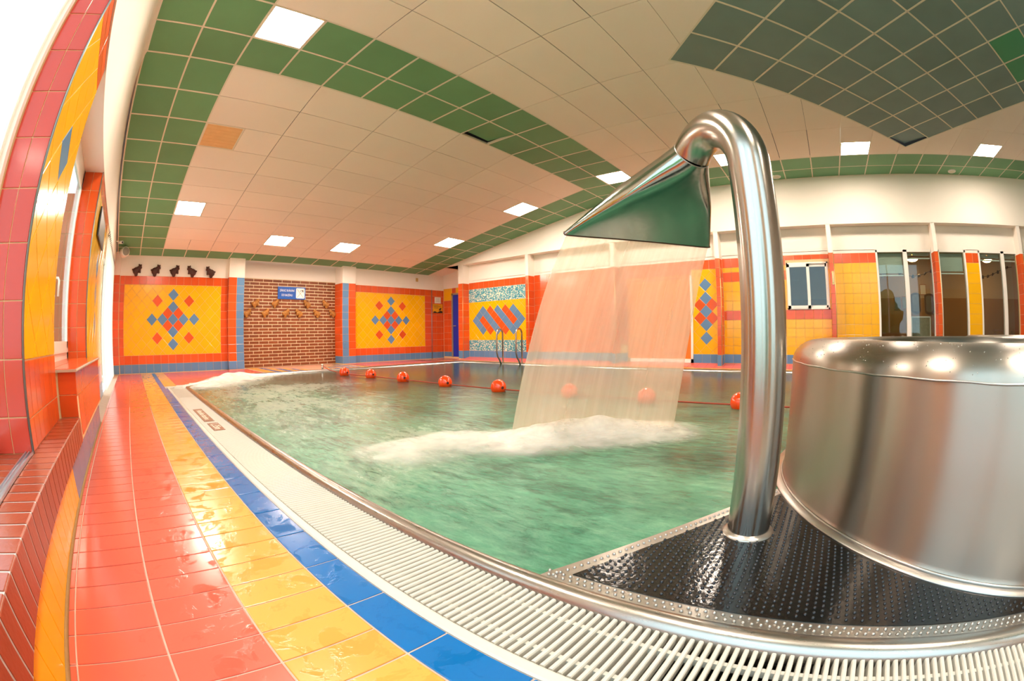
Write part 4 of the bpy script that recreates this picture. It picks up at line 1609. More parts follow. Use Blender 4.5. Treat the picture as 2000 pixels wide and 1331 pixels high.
# ------------------------------------------------------------------ right wall
XP, XR, XA = 9.16, 9.42, 9.81
FZ = 0.107
wr = MB()
wr.box(XA, XA + 0.2, 9.6, YB, -0.1, 2.9)
def rwall(y0, y1, z0, z1):
    wr.box(XR + 0.006, XR + 0.2, y0, y1, z0, z1)
rwall(2.1, 9.6, -0.1, 2.32)
rwall(0.60, 2.1, -0.1, 2.32)
rwall(-0.42, 0.60, -0.1, 1.19)
rwall(-0.42, 0.60, 2.15, 2.32)
rwall(-0.42, -0.34, 1.19, 2.15)
rwall(-1.47, -0.42, -0.1, 2.32)
rwall(-3.03, -2.90, -0.1, 2.32)
rwall(-4.17, -3.80, -0.1, 2.32)
rwall(-8.2, -5.50, -0.1, 2.32)
wall_right = structure(wr.build('wall_right', M['grout']))
ru = MB()
ru.box(XR, XR + 0.2, -8.2, 9.6, 2.36, 2.9)
ru.box(XA - 0.006, XA + 0.2, 9.6, YB, 2.28, 2.9)
for (a, b) in ((2.1, 9.6), (-1.47, 2.1), (-3.03, -2.9), (-4.17, -3.8), (-8.2, -5.5)):
    ru.box(XR, XR + 0.2, a, b, 2.306, 2.37)
ru.build('upper_wall', M['plaster'], wall_right)
bm_ = MB()
bm_.prism([(-8.2, 2.85), (10.3, 2.85), (YBRK, ZC + 0.06), (-8.2, ZC + 0.06)], 0, XP, XR + 0.3)
bm_.prism([(9.55, 2.85), (10.3, 2.85), (YB + 0.2, ceil_z(YB + 0.2) + 0.03), (YB + 0.2, ceil_z(YB + 0.2) + 0.3), (9.55, ceil_z(9.55) + 0.3)], 0, XP + 0.002, XA + 0.3)
bm_.build('beam', M['plaster'], wall_right)
F_R = Frame((XR + 0.006, 0, 0), (0, -1, 0), (0, 0, 1))
PY = [9.60, 7.10, 4.60, 2.09, -0.42, -2.92, -5.42]
def rrow(y1, y0, z0, z1, k, w_=0.2):
    us = steps(-y1, -y0, w_)
    grid_row(wall_right, F_R, us, z0, z1, M[k], TILE[k])
rz = [FZ + 0.2 * q for q in range(12)]
rz[-1] = 2.305
# pillars
for i, py in enumerate(PY):
    pm = MB()
    wdt = 0.05 if i else 0.10
    pm.box(XP + 0.006, (XR if i else XA) + 0.1, py - wdt + 0.006, py + wdt, -0.05, 2.285)
    pm.build('pillar', M['grout'], wall_right)
    pt = MB()
    pt.box(XP, (XR if i else XA) + 0.1, py - wdt, py + wdt, 2.285, 2.86)
    pt.build('pillar_top', M['plaster'], wall_right)
    Ff = Frame((XP + 0.006, 0, 0), (0, -1, 0), (0, 0, 1))
    Fs = Frame((0, py - wdt + 0.006, 0), (1, 0, 0), (0, 0, 1))
    Fn = Frame((0, py + wdt, 0), (-1, 0, 0), (0, 0, 1))
    zb_ = [0.06, FZ + 0.18] + [FZ + 0.18 + 0.2 * q for q in range(1, 10)] + [2.285]
    for q, (za, zb) in enumerate(zip(zb_[:-1], zb_[1:])):
        k = 'blu' if q == 0 else 'red'
        tile(wall_right, TILE[k], Ff, -(py + wdt), -(py - wdt), za, zb, M[k])
        if py > 0:
            tile(wall_right, TILE[k], Fs, XP, XR, za, zb, M[k])
        else:
            tile(wall_right, TILE[k], Fn, -XR, -XP, za, zb, M[k])
    pf = MB()
    pf.tube([(XP + 0.002, py - wdt + 0.002, 0.05), (XP + 0.002, py - wdt + 0.002, 2.285)], 0.007, 8)
    pf.build('corner_profile', M['brass'], wall_right)
# bay 1: mosaic bands and zigzag diamonds
y1, y0 = 9.50, 7.15
rrow(y1, y0, 0.05, 0.287, 'blu')
rrow(y1, y0, 2.107, 2.305, 'red')
mo, nt, p = newmat('glass_mosaic')
L = nt.links
geo = node(nt, 'ShaderNodeNewGeometry')
sxyz = node(nt, 'ShaderNodeVectorMath', operation='SCALE'); sxyz.inputs['Scale'].default_value = 40.0
L.new(geo.outputs['Position'], sxyz.inputs[0])
fl_ = node(nt, 'ShaderNodeVectorMath', operation='FLOOR'); L.new(sxyz.outputs[0], fl_.inputs[0])
wn_ = node(nt, 'ShaderNodeTexWhiteNoise'); L.new(fl_.outputs[0], wn_.inputs['Vector'])
cr = node(nt, 'ShaderNodeValToRGB')
cr.color_ramp.interpolation = 'CONSTANT'
cr.color_ramp.elements[0].color = lin('#4f9aa8')
cr.color_ramp.elements[1].color = lin('#dcdcc4'); cr.color_ramp.elements[1].position = 0.72
for pos, c in ((0.3, '#7fb4b4'), (0.55, '#3a7f96')):
    e_ = cr.color_ramp.elements.new(pos); e_.color = lin(c)
L.new(wn_.outputs['Value'], cr.inputs['Fac']); L.new(cr.outputs['Color'], p.inputs['Base Color'])
p.inputs['Roughness'].default_value = 0.15
for (za, zb) in ((0.287, 0.60), (1.715, 2.107)):
    b = MB()
    b.box(XR, XR + 0.01, y0, y1, za + 0.003, zb - 0.003)
    stuff(b.build('mosaic_band', mo, wall_right))
D1 = 0.285
cu_, cv_ = -8.36, 1.17
hw = D1 / 2 - 0.0035
u0, u1, v0, v1 = -y1, -y0, 0.603, 1.712
for half in (0, 1):
    for i in range(-9, 10):
        for j in range(-5, 6):
            a, b_ = i + half / 2, j + half / 2
            poly = clip_rect([(cu_ + a * D1 - hw, cv_ + b_ * D1), (cu_ + a * D1, cv_ + b_ * D1 - hw), (cu_ + a * D1 + hw, cv_ + b_ * D1), (cu_ + a * D1, cv_ + b_ * D1 + hw)], u0, u1, v0, v1)
            if not poly:
                continue
            p_ = a + b_          # constant along the falling diagonals
            q_ = a - b_
            k = 'yel'
            if abs(b_) <= 1.0 and abs(p_) <= 3 and abs(q_) <= 3:
                k = 'blu' if abs(q_) == 3 or int(round(p_)) % 2 else 'red'
            tile_poly(wall_right, TILE[k], F_R, poly, M[k])
# bays 2 and 3 (behind the falling water): red bay with a doorway, then the frame by the diamonds
y1, y0 = 7.05, 4.65
rrow(y1, y0, 0.09, 0.287, 'blu')
b2 = MB()
for q in range(1, 11):
    za = 0.29 if q == 1 else rz[q]
    us = steps(y0, y1, 0.2)
    for ya, yb in zip(us[:-1], us[1:]):
        b2.box(XR, XR + 0.006, ya + 0.0025, yb - 0.0025, za + 0.0025, rz[q + 1] - 0.0025)
stuff(b2.build('veiled_tiles', M['red'], wall_right))
y1, y0 = 4.55, 2.14
rrow(2.76, y0, 0.09, 0.287, 'blu')
rrow(y1, y0, 2.107, 2.305, 'red')
rrow(y1, 2.78, 0.09, 0.287, 'blu')
bar_d = {}
for b_ in (1.5, 0.5, -0.5, -1.5, -2.5):
    pass
dsp = {(0.0, 1.0): 'blu', (0.0, 2.0): 'blu', (0.0, 0.0): 'blu', (0.0, -1.0): 'blu', (0.0, -2.0): 'blu',
       (0.5, 0.5): 'red', (-0.5, 0.5): 'red', (0.5, -0.5): 'red', (-0.5, -0.5): 'red'}
diamonds(wall_right, F_R, -2.76, -2.14, 0.29, 2.104, -2.456, 1.200, 0.285, dsp)
for q in range(1, 10):
    rrow(y1, 4.35, rz[q] + (0.18 if q == 1 else 0), rz[q + 1], 'red')
rrow(4.35, 2.78, 2.0, 2.107, 'red')
wf_ = MB()
wf_.box(XR - 0.02, XR + 0.04, 2.76, 2.81, 0.10, 2.0)
wf_.box(XR - 0.02, XR + 0.04, 2.76, 4.35, 0.10, 0.18)
door_3 = structure(wf_.build('door_3', M['pvc']))
b = MB()
b.box(XR - 0.02, XR + 0.04, 4.30, 4.35, 0.10, 2.0)
b.box(XR - 0.02, XR + 0.04, 2.81, 4.30, 1.95, 2.0)
b.build('frame', M['odoor'], door_3)
for (a, b) in ((2.81, 3.553), (3.557, 4.30)):
    p_ = MB()
    p_.box(XR + 0.0, XR + 0.02, a, b, 0.18, 1.95)
    p_.box(XR - 0.008, XR, a + 0.1, b - 0.1, 0.30, 0.95)
    p_.box(XR - 0.008, XR, a + 0.1, b - 0.1, 1.05, 1.83)
    p_.build('leaf', M['odoor'], door_3)
# bay 4: serving hatch with sliding window
y1, y0 = 2.04, -0.37
rrow(y1, y0, 0.107, 0.290, 'blu')
for q in range(1, 5):
    rrow(y1, y0, 0.290 + (q - 1) * 0.1778, 0.290 + q * 0.1778, 'yel')
rrow(y1, y0, 1.003, 1.197, 'red')
for (z0, z1) in ((1.201, 1.404), (1.404, 1.604), (1.604, 1.806)):
    rrow(y1, 0.62, z0, z1, 'yel')
rrow(y1, 0.62, 1.806, 2.006, 'red')
rrow(y1, 0.62, 2.006, 2.107, 'yel')
rrow(y1, 0.62, 2.107, 2.305, 'red')
rrow(0.62, y0, 2.207, 2.300, 'red')
for (z0, z1) in ((1.201, 1.404), (1.404, 1.604), (1.604, 1.806), (1.806, 2.006)):
    tile(wall_right, 'yellow_tile', F_R, 0.335, 0.37, z0, z1, M['yel'])
hw_o = MB()
def wframe(mb, y0_, y1_, z0_, z1_, x0_, x1_, t):
    mb.box(x0_, x1_, y0_, y0_ + t, z0_, z1_)
    mb.box(x0_, x1_, y1_ - t, y1_, z0_, z1_)
    mb.box(x0_, x1_, y0_, y1_, z0_, z0_ + t)
    mb.box(x0_, x1_, y0_, y1_, z1_ - t, z1_)
wframe(hw_o, -0.335, 0.60, 1.200, 2.150, XR - 0.01, XR + 0.08, 0.03)
window_5 = structure(hw_o.build('window_5', M['pvc']))
for (a, b, xo) in ((0.09, 0.595, -0.02), (-0.33, 0.16, 0.02)):
    s = MB()
    wframe(s, a, b, 1.215, 2.120 + (0.0), XR + xo, XR + xo + 0.035, 0.062)
    so = s.build('sash', M['pvc'], window_5)
    p_ = MB()
    p_.box(XR + xo + 0.014, XR + xo + 0.02, a + 0.06, b - 0.06, 1.275, 2.06)
    p_.build('pane', M['glass'], so)
# bay 5: yellow tiles then the tall bar windows
y1, y0 = -0.48, -1.47
rrow(y1, y0, 0.107, 0.290, 'blu')
for q in range(9):
    rrow(y1, y0, 0.29 + q * 0.2017, 0.29 + (q + 1) * 0.2017, 'yel')
rrow(y1, y0, 2.107, 2.305, 'red')
def tall_window(name, yh, yl, mull, blinds):
    m_ = MB()
    wframe(m_, yl, yh, 0.12, 2.36, XR + 0.0, XR + 0.09, 0.045)
    for c in mull:
        m_.box(XR, XR + 0.09, c - 0.05, c + 0.05, 0.12, 2.36)
    o = structure(m_.build(name, M['pvc']))
    e_ = [yl + 0.045] + [z for c in sorted(mull) for z in (c - 0.05, c + 0.05)] + [yh - 0.045]
    for i in range(0, len(e_), 2):
        p_ = MB()
        p_.box(XR + 0.04, XR + 0.046, e_[i], e_[i + 1], 0.165, 2.315)
        p_.build('pane', M['glass'], o)
    for (a, b, drop) in blinds:
        bl = MB()
        nsl = max(2, int(drop / 0.022))
        for q in range(nsl):
            z = 2.30 - drop * q / nsl
            bl.box(XR + 0.10, XR + 0.115, a + 0.02, b - 0.02, z - 0.021, z)
        bo_ = bl.build('blind', M['blind'], o)
        br = MB()
        br.box(XR + 0.095, XR + 0.12, a + 0.01, b - 0.01, 2.30 - drop - 0.055, 2.30 - drop - 0.03)
        br.build('bottom_bar', M['pvc'], bo_)
    return o
tall_window('window_6', -1.47, -2.90, [-2.19], [(-2.14, -1.52, 0.40), (-2.85, -2.24, 0.06)])
tall_window('window_7', -3.03, -3.80, [], [(-3.75, -3.08, 0.36)])
tall_window('window_8', -4.17, -5.50, [-4.92], [(-4.87, -4.22, 0.08), (-5.45, -4.97, 0.08)])
rrow(-3.80, -4.17, 2.107, 2.305, 'red')
for q in range(9):
    rrow(-3.80, -4.17, 0.29 + q * 0.2017, 0.29 + (q + 1) * 0.2017, 'yel', 0.37)
# alcove with the blue door
F_A = Frame((XA, 0, 0), (0, -1, 0), (0, 0, 1))
grid_row(wall_right, F_A, [-11.08, -10.88, -10.68], 0.06, 0.212, M['blu'], 'blue_tile')
for q in range(8):
    grid_row(wall_right, F_A, [-11.08, -10.88, -10.68], 0.212 + q * 0.209, 0.212 + (q + 1) * 0.209, M['red'], 'red_tile')
grid_row(wall_right, F_A, [-11.08, -10.68], 1.884, 2.28, M['yel'], 'yellow_tile')
tile(wall_right, 'red_tile', F_A, -10.68, -10.50, 2.11, 2.28, M['red'])
tile(wall_right, 'yellow_tile', F_A, -10.50, -9.70, 2.11, 2.28, M['yel'])
dr = MB()
dr.box(XA - 0.03, XA + 0.05, 10.62, 10.68, 0.05, 2.10)
dr.box(XA - 0.03, XA + 0.05, 9.72, 9.78, 0.05, 2.10)
dr.box(XA - 0.03, XA + 0.05, 9.72, 10.68, 2.05, 2.10)
door_2 = structure(dr.build('door_2', M['doorframe']))
b = MB()
b.box(XA - 0.01, XA + 0.03, 9.78, 10.62, 0.06, 2.05)
lf = b.build('leaf', M['door'], door_2)
b = MB()
b.tube([(XA - 0.01, 10.56, 1.05), (XA - 0.06, 10.56, 1.05), (XA - 0.065, 10.54, 1.05), (XA - 0.065, 10.44, 1.05)], 0.011, 8)
b.build('handle', M['brass'], lf)
# thermometer on the pillar
th = empty('thermometer', (XP - 0.001, -0.428, 1.79))
tag(th, 'slim cream thermometer fixed to the red tiled pillar beside the serving hatch', 'thermometer')
b = MB(); b.box(-0.015, 0.0, -0.022, 0.022, -0.13, 0.13); b.build('board', M['brass'], th)
b = MB(); b.tube([(-0.017, 0, -0.10), (-0.017, 0, 0.10)], 0.004, 6); b.build('glass_tube', M['signwhite'], th)
b = MB(); b.lathe([(0, 0.006), (0.006, 0.004), (0.008, -0.004), (0, -0.008)], (-0.017, 0, -0.10), 8); b.build('bulb', M['ink'], th)

# ------------------------------------------------------------------ ceiling
G = 0.608
X0 = 0.104 - G
ceil_m = MB()
ceil_m.box(-0.9, 9.9, -8.2, YBRK, ZC + 0.30, ZC + 0.36)
ceil_m.prism([(YBRK, ZC + 0.30), (YB + 0.6, ceil_z(YB + 0.6) + 0.30), (YB + 0.6, ceil_z(YB + 0.6) + 0.36), (YBRK, ZC + 0.36)], 0, -0.9, 9.9)
ceiling = structure(ceil_m.build('ceiling', M['pleb']))
F_F = Frame((0, YBRK, ZC + 0.010), (1, 0, 0), (0, -1, 0))          # v counts towards the camera
F_Q = Frame((0, YBRK, ZC + 0.010), (1, 0, 0), (0, -math.cos(al), math.sin(al)))
def gx(i):
    return X0 + G * i if i < 16 else XP
NSL = 10.84
CELLS = {}                      # (i, j) -> colour; j < 0 on the slope, j >= 0 on the flat
JN = 20
for i in range(16):
    for j in range(-11, JN):
        g_ = False
        if i < 2 or i >= 14:
            g_ = True
        elif 0 <= j < 2:
            g_ = True
        elif j == -11:
            g_ = True
        CELLS[(i, j)] = 'green' if g_ else 'white'
lights = [(2, 1), (2, -7), (6, -9), (9, -9), (13, -7), (13, -3), (13, 1), (13, 5), (13, 9), (13, 14), (2, 5), (2, 9), (2, 14)]
VENT = (2, -3)
for c in lights + [VENT]:
    CELLS[c] = 'lamp'
# diamond panel turned by 45 degrees (flat frame coordinates: u = x, v = YBRK - y)
PC = Vector((7.695, YBRK + 2.222))
s2 = math.sqrt(0.5)
PE1, PE2 = Vector((-s2, -s2)), Vector((-s2, s2))
PS = 0.6045
PN1, PN2 = 8, 9
def outside_pieces(poly_):
    """the parts of a white tile that lie outside the turned panel"""
    planes = []
    # inside: 0 <= (p-PC).e1 <= n1*PS and 0 <= (p-PC).e2 <= n2*PS
    for e_, n_ in ((PE1, PN1 * PS), (PE2, PN2 * PS)):
        planes.append((-e_.x, -e_.y, -e_.dot(PC)))
        planes.append((e_.x, e_.y, e_.dot(PC) + n_))
    rest_, out = poly_, []
    for (nx, ny, d) in planes:
        if len(rest_) < 3:
            break
        o_ = clip(rest_, -nx, -ny, -d)
        if len(o_) >= 3:
            a = abs(sum(o_[q][0] * o_[(q + 1) % len(o_)][1] - o_[(q + 1) % len(o_)][0] * o_[q][1] for q in range(len(o_)))) / 2
            if a > 1e-4:
                out.append(o_)
        rest_ = clip(rest_, nx, ny, d)
    inside_a = abs(sum(rest_[q][0] * rest_[(q + 1) % len(rest_)][1] - rest_[(q + 1) % len(rest_)][0] * rest_[q][1] for q in range(len(rest_)))) / 2 if len(rest_) >= 3 else 0
    return out, inside_a
def cell_frame(j):
    return F_Q if j < 0 else F_F
def cell_v(j):
    if j < 0:
        return max(-NSL * G, j * G), (j + 1) * G
    return j * G, (j + 1) * G
done = set()
for (i, j), k in sorted(CELLS.items()):
    if (i, j) in done:
        continue
    fr = cell_frame(j)
    va, vb = cell_v(j)
    if k == 'green':
        if (i, j) == (8, -1 + 1):
            continue
        tile(ceiling, 'green_tile', fr, gx(i), gx(i + 1), va, vb, M['green'], 0.020, 0.008)
    elif k == 'white':
        ua, ub = gx(i), gx(i + 1)
        if i % 2 == 0 and CELLS.get((i + 1, j)) == 'white' and j != -10:
            ub = gx(i + 2)
            done.add((i + 1, j))
        if j >= 0:
            poly_ = [(ua + 0.002, va + 0.002), (ub - 0.002, va + 0.002), (ub - 0.002, vb - 0.002), (ua + 0.002, vb - 0.002)]
            pcs, ins = outside_pieces(poly_)
            if ins > 1e-4:
                for pc_ in pcs:
                    tile_poly(ceiling, 'white_tile', F_F, pc_, M['white'], 0.012)
                continue
        tile(ceiling, 'white_tile', fr, ua, ub, va, vb, M['white'], 0.010, 0.012)
# one green tile has slipped out of its grid: it lies tilted above it
va, vb = cell_v(0)
gm = tile_mesh([(-0.296, -0.296), (0.296, -0.296), (0.296, 0.296), (-0.296, 0.296)], 0.008, M['green'])
obj('green_tile', gm, None, ceiling, F_F.mtx((gx(8) + gx(9)) / 2 - 0.01, (va + vb) / 2 + 0.03, -0.030) @ Matrix.Rotation(math.radians(5), 4, 'X') @ Matrix.Rotation(math.radians(-1.5), 4, 'Y'))
# turned panel tiles
for a in range(PN1):
    for b_ in range(PN2):
        c = PC + PE1 * PS * (a + 0.5) + PE2 * PS * (b_ + 0.5)
        name, mk = 'grey_green_tile', 'dgreen'
        wx_, wy_ = c.x, YBRK - c.y
        if abs(wx_ - 4.77) < 0.22 and abs(wy_ + 3.97) < 0.22 or abs(wx_ - 4.34) < 0.22 and abs(wy_ + 3.54) < 0.22:
            name, mk = 'green_tile', 'greenb'
        tilt = (a, b_) in ((0, 0), (0, 5))
        hgt = 0.0
        me = tile_mesh([(-0.294, -0.294), (0.294, -0.294), (0.294, 0.294), (-0.294, 0.294)], 0.008, M[mk])
        mt = F_F.mtx(c.x, c.y, -0.034 if tilt else hgt)
        if tilt:
            d = -(PE1 + PE2).normalized() if (a, b_) == (0, 0) else -PE1
            mt = mt @ Matrix.Rotation(math.radians(4.5), 4, Vector((-d.y, d.x, 0)))
        mt = mt @ Matrix.Rotation(math.radians(-135), 4, 'Z')
        obj(name, me, None, ceiling, mt)
# grid bars
def bar(fr, ua, ub, va, vb, wd=0.024, mtx_extra=None):
    if abs(ub - ua) > abs(vb - va):
        L_, rot = abs(ub - ua), 0
    else:
        L_, rot = abs(vb - va), PI / 2
    key = ('bar', round(L_, 3))
    if key not in _cache:
        b = MB()
        b.box(-L_ / 2, L_ / 2, -wd / 2, wd / 2, 0.003, 0.012)
        b.box(-L_ / 2, L_ / 2, -0.002, 0.002, -0.03, 0.003)
        m_ = b.mesh('grid_bar')
        m_.materials.append(M['bar'])
        _cache[key] = m_
    return obj('grid_bar', _cache[key], None, ceiling, fr.mtx((ua + ub) / 2, (va + vb) / 2) @ Matrix.Rotation(rot, 4, 'Z'))
def is_g(i, j):
    return CELLS.get((i, j)) in ('green', 'lamp') and (CELLS.get((i, j)) == 'green')
# bars across (along x) on each row line, runs where a green cell touches
for j in range(-11, JN + 1):
    run = None
    for i in range(17):
        touch = i < 16 and (is_g(i, j) or is_g(i, j - 1))
        if touch and run is None:
            run = i
        if not touch and run is not None:
            fr = F_Q if j <= 0 else F_F
            v_ = j * G if j >= -10 else -NSL * G
            bar(fr, gx(run), gx(i), v_, v_)
            run = None
for i in range(17):
    for (fr, ja, jb) in ((F_Q, -11, 0), (F_F, 0, JN)):
        run = None
        for j in range(ja, jb + 1):
            touch = j < jb and (is_g(i, j) or is_g(i - 1, j))
            if touch and run is None:
                run = j
            if not touch and run is not None:
                a0, a1 = max(-NSL, run) * G, j * G
                bar(fr, gx(i) if i < 16 else XP - 0.012, gx(i) if i < 16 else XP - 0.012, a0, a1)
                run = None
# bars of the turned panel
for a in range(PN1 + 1):
    c = PC + PE1 * PS * a + PE2 * PS * PN2 / 2
    Lb = PS * PN2
    b = MB(); b.box(-Lb / 2, Lb / 2, -0.012, 0.012, 0.003, 0.013)
    b.build('grid_bar', M['bar'], ceiling, F_F.mtx(c.x, c.y) @ Matrix.Rotation(math.atan2(PE2.y, PE2.x), 4, 'Z'))
for a in range(PN2 + 1):
    c = PC + PE2 * PS * a + PE1 * PS * PN1 / 2
    Lb = PS * PN1
    b = MB(); b.box(-Lb / 2, Lb / 2, -0.012, 0.012, 0.003, 0.013)
    b.build('grid_bar', M['bar'], ceiling, F_F.mtx(c.x, c.y) @ Matrix.Rotation(math.atan2(PE1.y, PE1.x), 4, 'Z'))
# square lamps
LAB = {(2, 1): 'lit square ceiling light among green tiles nearest the left wall',
       (2, -7): 'lit ceiling light on the slope beside the left green border, near the left wall',
       (6, -9): 'lit ceiling light low on the slope above the bricks, left of that pair',
       (9, -9): 'lit ceiling light low on the slope above the bricks, right of that pair',
       (13, -7): 'lit ceiling light on the slope beside the right green border, lower of two',
       (13, -3): 'lit ceiling light on the slope beside the right green border, upper of two',
       (13, 1): 'lit ceiling light in the green band just left of the nozzle',
       (13, 5): 'lit ceiling light seen through the swan neck of the water cannon',
       (13, 9): 'lit ceiling light just right of the swan neck, beside the green border',
       (13, 14): 'lit ceiling light at far right beside the green border',
       (2, 5): 'lit ceiling light behind the photographer, nearest the left border', (2, 9): 'lit ceiling light behind the photographer, middle of the left row',
       (2, 14): 'lit ceiling light behind the photographer, last of the left row'}
fm = MB()
for (a, b, c, d) in ((-0.304, 0.304, -0.304, -0.280), (-0.304, 0.304, 0.280, 0.304), (-0.304, -0.280, -0.280, 0.280), (0.280, 0.304, -0.280, 0.280)):
    fm.box(a, b, c, d, 0.0, 0.013)
fme = fm.mesh('frame')
dm_ = MB()
dm_.box(-0.280, 0.280, -0.280, 0.280, 0.002, 0.008)
dme = dm_.mesh('diffuser')
dme2 = dme.copy()
fme.materials.append(M['bar']); dme.materials.append(M['lamp']); dme2.materials.append(M['unlit'])
for c in lights + [VENT]:
    fr = cell_frame(c[1])
    va, vb = cell_v(c[1])
    r = bpy.data.objects.new('ceiling_light', None)
    COL.objects.link(r)
    r.matrix_world = fr.mtx((gx(c[0]) + gx(c[0] + 1)) / 2, (va + vb) / 2)
    if c == VENT:
        tag(r, 'unlit square ceiling light with amber ribbed cover', 'ceiling light', 'square ceiling lights')
    else:
        tag(r, LAB[c], 'ceiling light', 'square ceiling lights')
    obj('frame', fme, None, r)
    obj('diffuser', dme2 if c == VENT else dme, None, r)
    if c == VENT:
        for q in range(7):
            b = MB(); b.box(-0.275, 0.275, -0.24 + q * 0.08 - 0.004, -0.24 + q * 0.08 + 0.004, 0.008, 0.011)
            b.build('rib', M['unlit'], r)
# round speakers in the green border
for (x, y_, lab) in ((8.91, -3.64, 'round white ceiling speaker in the green border at far right'), (8.93, 0.55, 'round white ceiling speaker in the green border beside the swan neck')):
    r = empty('ceiling_speaker', (x, y_, ZC))
    tag(r, lab, 'speaker', 'ceiling speakers')
    b = MB(); b.lathe([(0.105, 0.004), (0.105, -0.012), (0.090, -0.022), (0.078, -0.018)], (0, 0, 0), 24); b.build('ring', M['pvc'], r)
    b = MB(); b.lathe([(0.078, -0.018), (0.05, -0.026), (0.0, -0.028)], (0, 0, 0), 24); b.build('grille', M['bar'], r)
# loudspeaker and camera in the far left corner
r = empty('loudspeaker', (-0.34, 10.6, 2.66))
tag(r, 'white drum loudspeaker mounted in the far left corner under the ceiling', 'speaker')
b = MB(); b.lathe([(0.0, 0.0), (0.10, 0.0), (0.115, -0.02), (0.115, -0.20), (0.09, -0.24), (0.0, -0.24)], (0, 0.24, 0), 28, axis='y'); 
b.build('drum', M['pvc'], r, Matrix.Rotation(math.radians(18), 4, 'Z') @ Matrix.Translation((0, -0.2, 0)))
b = MB(); b.lathe([(0.0, -0.006), (0.08, -0.004), (0.09, 0.0)], (0, 0, 0), 28, axis='y'); b.build('grille', M['doorframe'], r, Matrix.Rotation(math.radians(18), 4, 'Z') @ Matrix.Translation((0, -0.2, 0)))
b = MB(); b.tube([(-0.21, 0.05, 0.02), (-0.08, 0.05, 0.02)], 0.015, 8); b.build('bracket', M['pvc'], r)
r = empty('security_camera', (-0.44, 10.0, 2.76))
tag(r, 'small white security camera on the left wall above the loudspeaker', 'camera')
b = MB(); b.tube([(-0.11, 0, 0.03), (-0.03, 0, 0.03)], 0.014, 8); b.build('bracket', M['pvc'], r)
b = MB(); b.tube([(-0.04, 0.05, 0.02), (0.06, -0.10, -0.01)], 0.032, 12); b.build('body', M['pvc'], r)
b = MB(); b.tube([(0.06, -0.10, -0.01), (0.064, -0.106, -0.011)], 0.022, 12); b.build('lens', M['black'], r)

# wall behind the photographer
wf2 = MB()
wf2.box(-0.9, 9.9, -8.4, -8.2, -0.1, 4.2)
structure(wf2.build('wall_front', M['plaster']))

# ------------------------------------------------------------------ lane line with floats, ladder rails
ropep = [(4.45, 9.25, 0.10), (4.44, 8.9, 0.03)]
by = [7.87, 7.03, 6.06, 4.99, 3.95, 2.88, 1.87, 0.80]
bx = [4.27, 4.38, 4.42, 4.42, 4.45, 4.53, 4.54, 4.53]
for x, y_ in zip(bx, by):
    ropep.append((x, y_, 0.02))
ropep += [(4.55, -0.3, 0.01), (4.55, -1.1, 0.01)]
b = MB()
b.tube(ropep, 0.009, 8)
tag(b.build('lane_rope', M['rope']), 'thin red rope stretched across the pool through the orange floats', 'rope')
fb_ = MB()
prof = []
for q in range(13):
    a = PI * q / 12
    prof.append((0.106 * math.sin(a), -0.106 * math.cos(a)))
fb_.lathe(prof, (0, 0, 0), 28, axis='y')
fb_me = fb_.mesh('ball'); fb_me.materials.append(M['orange'])
ft_ = MB()
ft_.lathe([(0.0, -0.002), (0.017, -0.004), (0.019, -0.016), (0.013, -0.018), (0.0, -0.012)], (0, -0.092, 0), 12, axis='y')
ft_me = ft_.mesh('eyelet'); ft_me.materials.append(M['black'])
fs_ = MB()
fs_.tube([(0.1065 * math.cos(t), 0, 0.1065 * math.sin(t)) for t in [2 * PI * q / 40 for q in range(40)]], 0.0018, 5, False, True)
fs_me = fs_.mesh('seam'); fs_me.materials.append(M['orange'])
flab = ['orange float nearest the post at the far pool edge', 'second orange float from the far pool post', 'third orange float from the far pool post',
        'fourth orange float from the far pool post', 'fifth orange float from the far post, just left of the falling water',
        'orange float veiled by the left half of the falling water', 'orange float veiled by the right half of the falling water',
        'orange float half hidden behind the water cannon pipe']
for x, y_, lb in zip(bx, by, flab):
    r = empty('lane_float', (x, y_, 0.045))
    r.rotation_euler = (math.radians(random.uniform(-8, 8)), math.radians(random.uniform(-20, 20)), math.radians(random.uniform(-25, 25)))
    tag(r, lb, 'float', 'orange floats on the lane rope')
    obj('ball', fb_me, None, r)
    obj('eyelet', ft_me, None, r)
    obj('seam', fs_me, None, r)
r = empty('rope_post', (4.46, 9.30, 0.0))
tag(r, 'short steel post at the far pool edge holding the lane rope', 'post')
b = MB(); b.tube([(0, 0, -0.02), (0, 0, 0.13)], 0.028, 14); b.build('tube', M['pipe'], r)
b = MB(); b.lathe([(0.028, 0.13), (0.024, 0.142), (0, 0.145)], (0, 0, 0), 14); b.build('cap', M['plate'], r)
b = MB(); b.tube([(0.03, 0, 0.10), (0.12, -0.02, 0.07), (0.22, -0.04, 0.03), (0.36, -0.06, 0.0)], 0.006, 6); b.build('hook_wire', M['pipe'], r)
